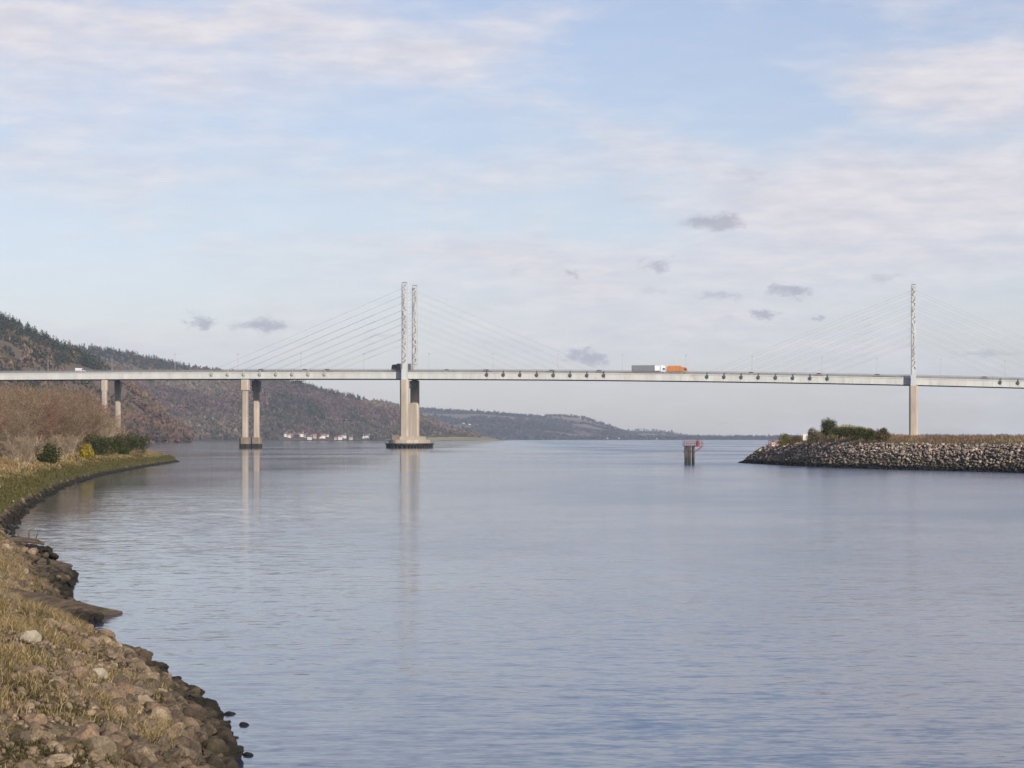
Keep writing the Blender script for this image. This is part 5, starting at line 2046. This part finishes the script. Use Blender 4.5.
def colB(px, t, P, con, rng):
    c = pick_reg([(0.115, 0.078, 0.07), PURPLE[2], BRN[1], PURPLE[0], (0.09, 0.075, 0.055), PURPLE[1], BRN[0], (0.16, 0.125, 0.09)], P, 0.0045, 52, rng)
    c = np.where(((t < 0.30) & (reg(P, 0.006, 57) > 0.47) & (px > 200))[:, None], pick([(0.085, 0.07, 0.055), (0.10, 0.078, 0.06)], len(px), rng), c)
    c = np.where(((t < 0.16) & (px < 260))[:, None], pick([(0.16, 0.12, 0.085), (0.125, 0.092, 0.066), (0.09, 0.072, 0.05)], len(px), rng), c)
    return np.where(con[:, None], pick(DKGREEN, len(px), rng), c)


def maskB(px, t, P, rng):
    return ~((px > 415) & (t < 0.7) & (rng.random(len(px)) < 0.85)) & ~((t < 0.03) & (px > 278) & (px < 372)) & ~((t < 0.06) & (px > 278) & (px < 372) & (rng.random(len(px)) < 0.85))


wood(HB, 22000, 11.5, colB, conB, 'woodland', 'purple-brown bare wood with dark conifers on the long hill behind the bridge', 0.0, 2, maskB)


def conC(px, t, P, rng):
    return rng.random(len(px)) < 0.3


def colC(px, t, P, con, rng):
    return pick([(0.080, 0.064, 0.084), (0.095, 0.075, 0.095), (0.07, 0.06, 0.072)], len(px), rng)


def maskC(px, t, P, rng):
    return (reg(P, 0.0030, 5) < 0.53) & (rng.random(len(px)) < 0.6)


wood(HC, 9000, 9.5, colC, conC, 'woodland', 'dark bluish woods on the far hill beyond the first pylons', 0.0, 3, maskC)
wood(HC2, 3600, 9.0, colC, conC, 'woodland', 'scattered woods on the distant humped hill', 0.0, 4, lambda px, t, P, rng: (reg(P, 0.0045, 66) > 0.58) | ((t < 0.2) & (reg(P, 0.006, 67) > 0.42)))
wood(HD, 1500, 8.0, colC, conC, 'woodland', 'scattered woods on the faint last hill', 0.0, 5, lambda px, t, P, rng: (reg(P, 0.003, 68) > 0.66) | (t < 0.15))
wood(HE, 3800, 8.0, colC, conC, 'woodland', 'low dark line of far trees along the opposite shore', 0.0, 6)

# straw coloured spit at the foot of the long hill
HS = hill_surface((380, 500), [(380, 439.2), (395, 437.4), (420, 436.4), (450, 436.6), (478, 437.3), (500, 439.6)],
                  [(380, 4700), (500, 4700)], [(380, 5000), (500, 5000)], 0.6, 20, 'S')
build_hill(HS, lambda px, t, V: np.where((fbm(V[:, 0] * 0.01, V[:, 1] * 0.02, 9) > 0.4)[:, None], np.array([[0.32, 0.26, 0.14]]), np.array([[0.15, 0.15, 0.07]])), 20, 'land')

# the dark tidal edge of the far shore
mb = MB()
pts = [at(px, HY, float(np.interp(px, HB['fp'], HB['fd'])) - 120) for px in np.linspace(120, 500, 40)]
for a, b in zip(pts[:-1], pts[1:]):
    a, b = Vector((a.x, a.y, -0.5)), Vector((b.x, b.y, -0.5))
    vs = [a, b, b + Vector((0, 6, 2.2)), a + Vector((0, 6, 2.2)), a + Vector((0, 150, 2.6)), b + Vector((0, 150, 2.6))]
    mb.add(vs, [(0, 1, 2, 3), (3, 2, 5, 4)])
tag(mb.build('shore', surf('dark_foreshore', mottled((0.045, 0.033, 0.028), 0.3, 0.02), 0.9)), kind='structure')


# ---- single trees one can tell apart on the hills
def far_tree(name, px, base_py, hpx, D, kind, pal, lab, group):
    rng = np.random.default_rng(int(px * 10) + 3)
    k = D / F
    h = hpx * k
    root = empty(name, at(px, base_py, D) if kind == 'cone' and px < 100 else Vector(hill_at(HB, px, base_py)))
    tag(root, lab, 'tree', group)
    MB().cyl(0, 0, -3, h * 0.75, 0.035 * h, 0.012 * h, 7).build('trunk', M['bark_brown'], root)
    if kind == 'cone':
        m = 260
        z = rng.uniform(0.12, 1.0, m)
        a = rng.uniform(0, 6.28, m)
        r_ = 0.17 * (1 - z) * rng.uniform(0.3, 1.1, m)
        P = np.stack([np.cos(a) * r_, np.sin(a) * r_, z], -1)
        d = np.stack([np.cos(a), np.sin(a), -0.35 * np.ones(m)], -1) * (0.04 + 0.13 * (1 - z))[:, None]
        e = np.stack([-np.sin(a), np.cos(a), np.zeros(m)], -1) * (0.015 + 0.03 * (1 - z))[:, None]
        V = np.stack([P - e, P + e, P + d], 1).reshape(-1, 3) * h
        Ft = np.arange(m * 3).reshape(-1, 3)
    else:
        m = 300
        V, Ft, _ = shard_cloud(rng, m, 1.0, 0.14, (0.36, 0.36, 0.36), 0.1, 7)
        V[:, 2] += 0.62
        V = V * h
    c = pick(pal, m, rng)
    link('crown', np_mesh('crown', V, Ft, {'tint': np.repeat(c, 3, axis=0)}), M['far_wood'], root)


def ridge_y(h, px):
    return float(np.interp(px, h['rp'], h['ry']))


pxs = [3, 8, 14, 19, 25, 31, 36, 40, 46, 52, 58, 63]
for i, px in enumerate(pxs):
    hp = [9, 7, 8, 10, 7, 9, 7, 8, 7, 8, 6, 6][i]
    far_tree('conifer_tree', px, ridge_y(HA, px) + 2.5, hp, 2900, 'cone', DKGREEN,
             'pointed conifer on the nearest hill\'s skyline, %s from the picture edge' % ORD[i], 'skyline conifers on the nearest hill')
for i, (px, by, hp) in enumerate([(136, 425, 22), (142, 427, 16), (131, 421, 15), (322, 426, 15), (330, 427, 12), (352, 427, 17), (359, 427, 15), (366, 428, 12)]):
    side = 'beside the first paired piers' if i < 3 else 'above the waterside village'
    o_ = i if i < 3 else i - 3
    far_tree('pine_tree', px, by, hp, 4450, 'round' if i > 2 else 'cone', DKGREEN + [(0.05, 0.05, 0.035)],
             'tall dark pine %s on the long hill, %s largest' % (side, ORD[{0: 0, 1: 1, 2: 2, 3: 2, 4: 4, 5: 0, 6: 1, 7: 3}[i]]), 'tall pines on the long hill')


# ---- houses
def house(D, wpx, hpx, wall, roof, lab, group, rz=0.0, chim=True):
    k = D[1] / F
    w_, h_ = wpx * k, hpx * k
    p = Vector(D)
    root = empty('house', p, rz)
    tag(root, lab, 'house', group)
    e = h_ * 0.58
    dp = max(w_ * 0.5, 6)
    MB().box(-w_ / 2, w_ / 2, -dp / 2, dp / 2, -3, e).build('wall', M[wall], root)
    mb = MB()
    o_ = 0.3
    mb.add([(-w_ / 2 - o_, -dp / 2 - o_, e + .003), (w_ / 2 + o_, -dp / 2 - o_, e + .003), (w_ / 2 + o_, dp / 2 + o_, e + .003), (-w_ / 2 - o_, dp / 2 + o_, e + .003), (-w_ / 2 - o_, 0, h_), (w_ / 2 + o_, 0, h_)],
           [(0, 1, 5, 4), (2, 3, 4, 5), (0, 4, 3), (1, 2, 5), (3, 2, 1, 0)])
    rf = mb.build('roof', M[roof], root)
    if chim:
        MB().box(w_ * 0.36, w_ * 0.36 + 0.9, -0.5, 0.5, h_ - 0.6, h_ + 1.1).build('chimney', M[wall], rf)
    nw = max(2, int(w_ / 4))
    for i in range(nw):
        x = -w_ / 2 + w_ * (i + 0.5) / nw
        MB().box(x - 0.5, x + 0.5, -dp / 2 - 0.03, -dp / 2 + 0.05, e * 0.35, e * 0.72).build('window', M['glass'], root)


def build_houses():
    rr = random.Random(3)
    px = 284.0
    i = 0
    G = 'houses of the waterside village'
    while px < 371:
        w_ = rr.uniform(2.6, 4.2)
        py = rr.choice((439.8, 439.0, 438.2, 437.4, 436.6))
        wall = rr.choice(('house_wall', 'house_wall', 'house_cream', 'house_pink', 'house_wall'))
        roof = rr.choice(('slate', 'slate', 'tile_red'))
        nm = {'house_wall': 'white', 'house_cream': 'cream', 'house_pink': 'pinkish stone'}[wall]
        house(hill_at(HB, px + w_ / 2, py), w_, rr.uniform(3.2, 4.4), wall, roof,
              '%s house with %s roof, %s in the village row from the paired piers' % (nm, 'grey' if roof == 'slate' else 'red', ORD[i]), G, rr.uniform(-0.4, 0.4))
        px += w_ + rr.choice((0.0, 0.2, 0.5, 1.2))
        if 328 < px < 331:
            px += 4
        i += 1
    for px, by, w_, h_, wall, lab in [(347, 424, 6, 5, 'house_cream', 'pale house standing alone high in the wood above the village'),
                                      (121, 430, 3, 6, 'house_cream', 'narrow pale tower house among trees close to the bank point'),
                                      (170, 427, 3, 5, 'house_cream', 'upper pale house in the trees left of the paired piers'),
                                      (165, 433, 4, 4, 'house_pink', 'lower pale house in the trees left of the paired piers'),
                                      (218, 438, 5, 3, 'house_wall', 'low white house close beside the paired piers at the shore'),
                                      (377, 438.5, 5, 3, 'house_pink', 'pinkish house past the end of the village row')]:
        house(hill_at(HB, px, by), w_, h_, wall, 'slate', lab, 'single houses on the wooded shore')
    G = 'far houses along the distant hills'
    k = 0
    for px in (594, 600, 607, 611, 619, 626, 633, 641, 648, 657, 664, 672):
        house(hill_at(HE, px, 439.3 - rr.choice((0, 0.4, 0.9))), rr.uniform(1.4, 2.4), 1.5, rr.choice(('house_wall', 'house_cream')), 'slate',
              'tiny pale far house on the distant shore, %s counting towards the dolphin' % ORD[k], G, 0.2, False)
        k += 1
    for j, (px, py) in enumerate([(464, 424), (470, 425), (478, 425.5), (484, 426.5)]):
        house(hill_at(HC, px, py), 3.0, 1.5, 'house_cream', 'slate', 'tiny pale house high on the dark far hill, %s of four from the pylons' % ORD[j], G, 0.1, False)


build_houses()
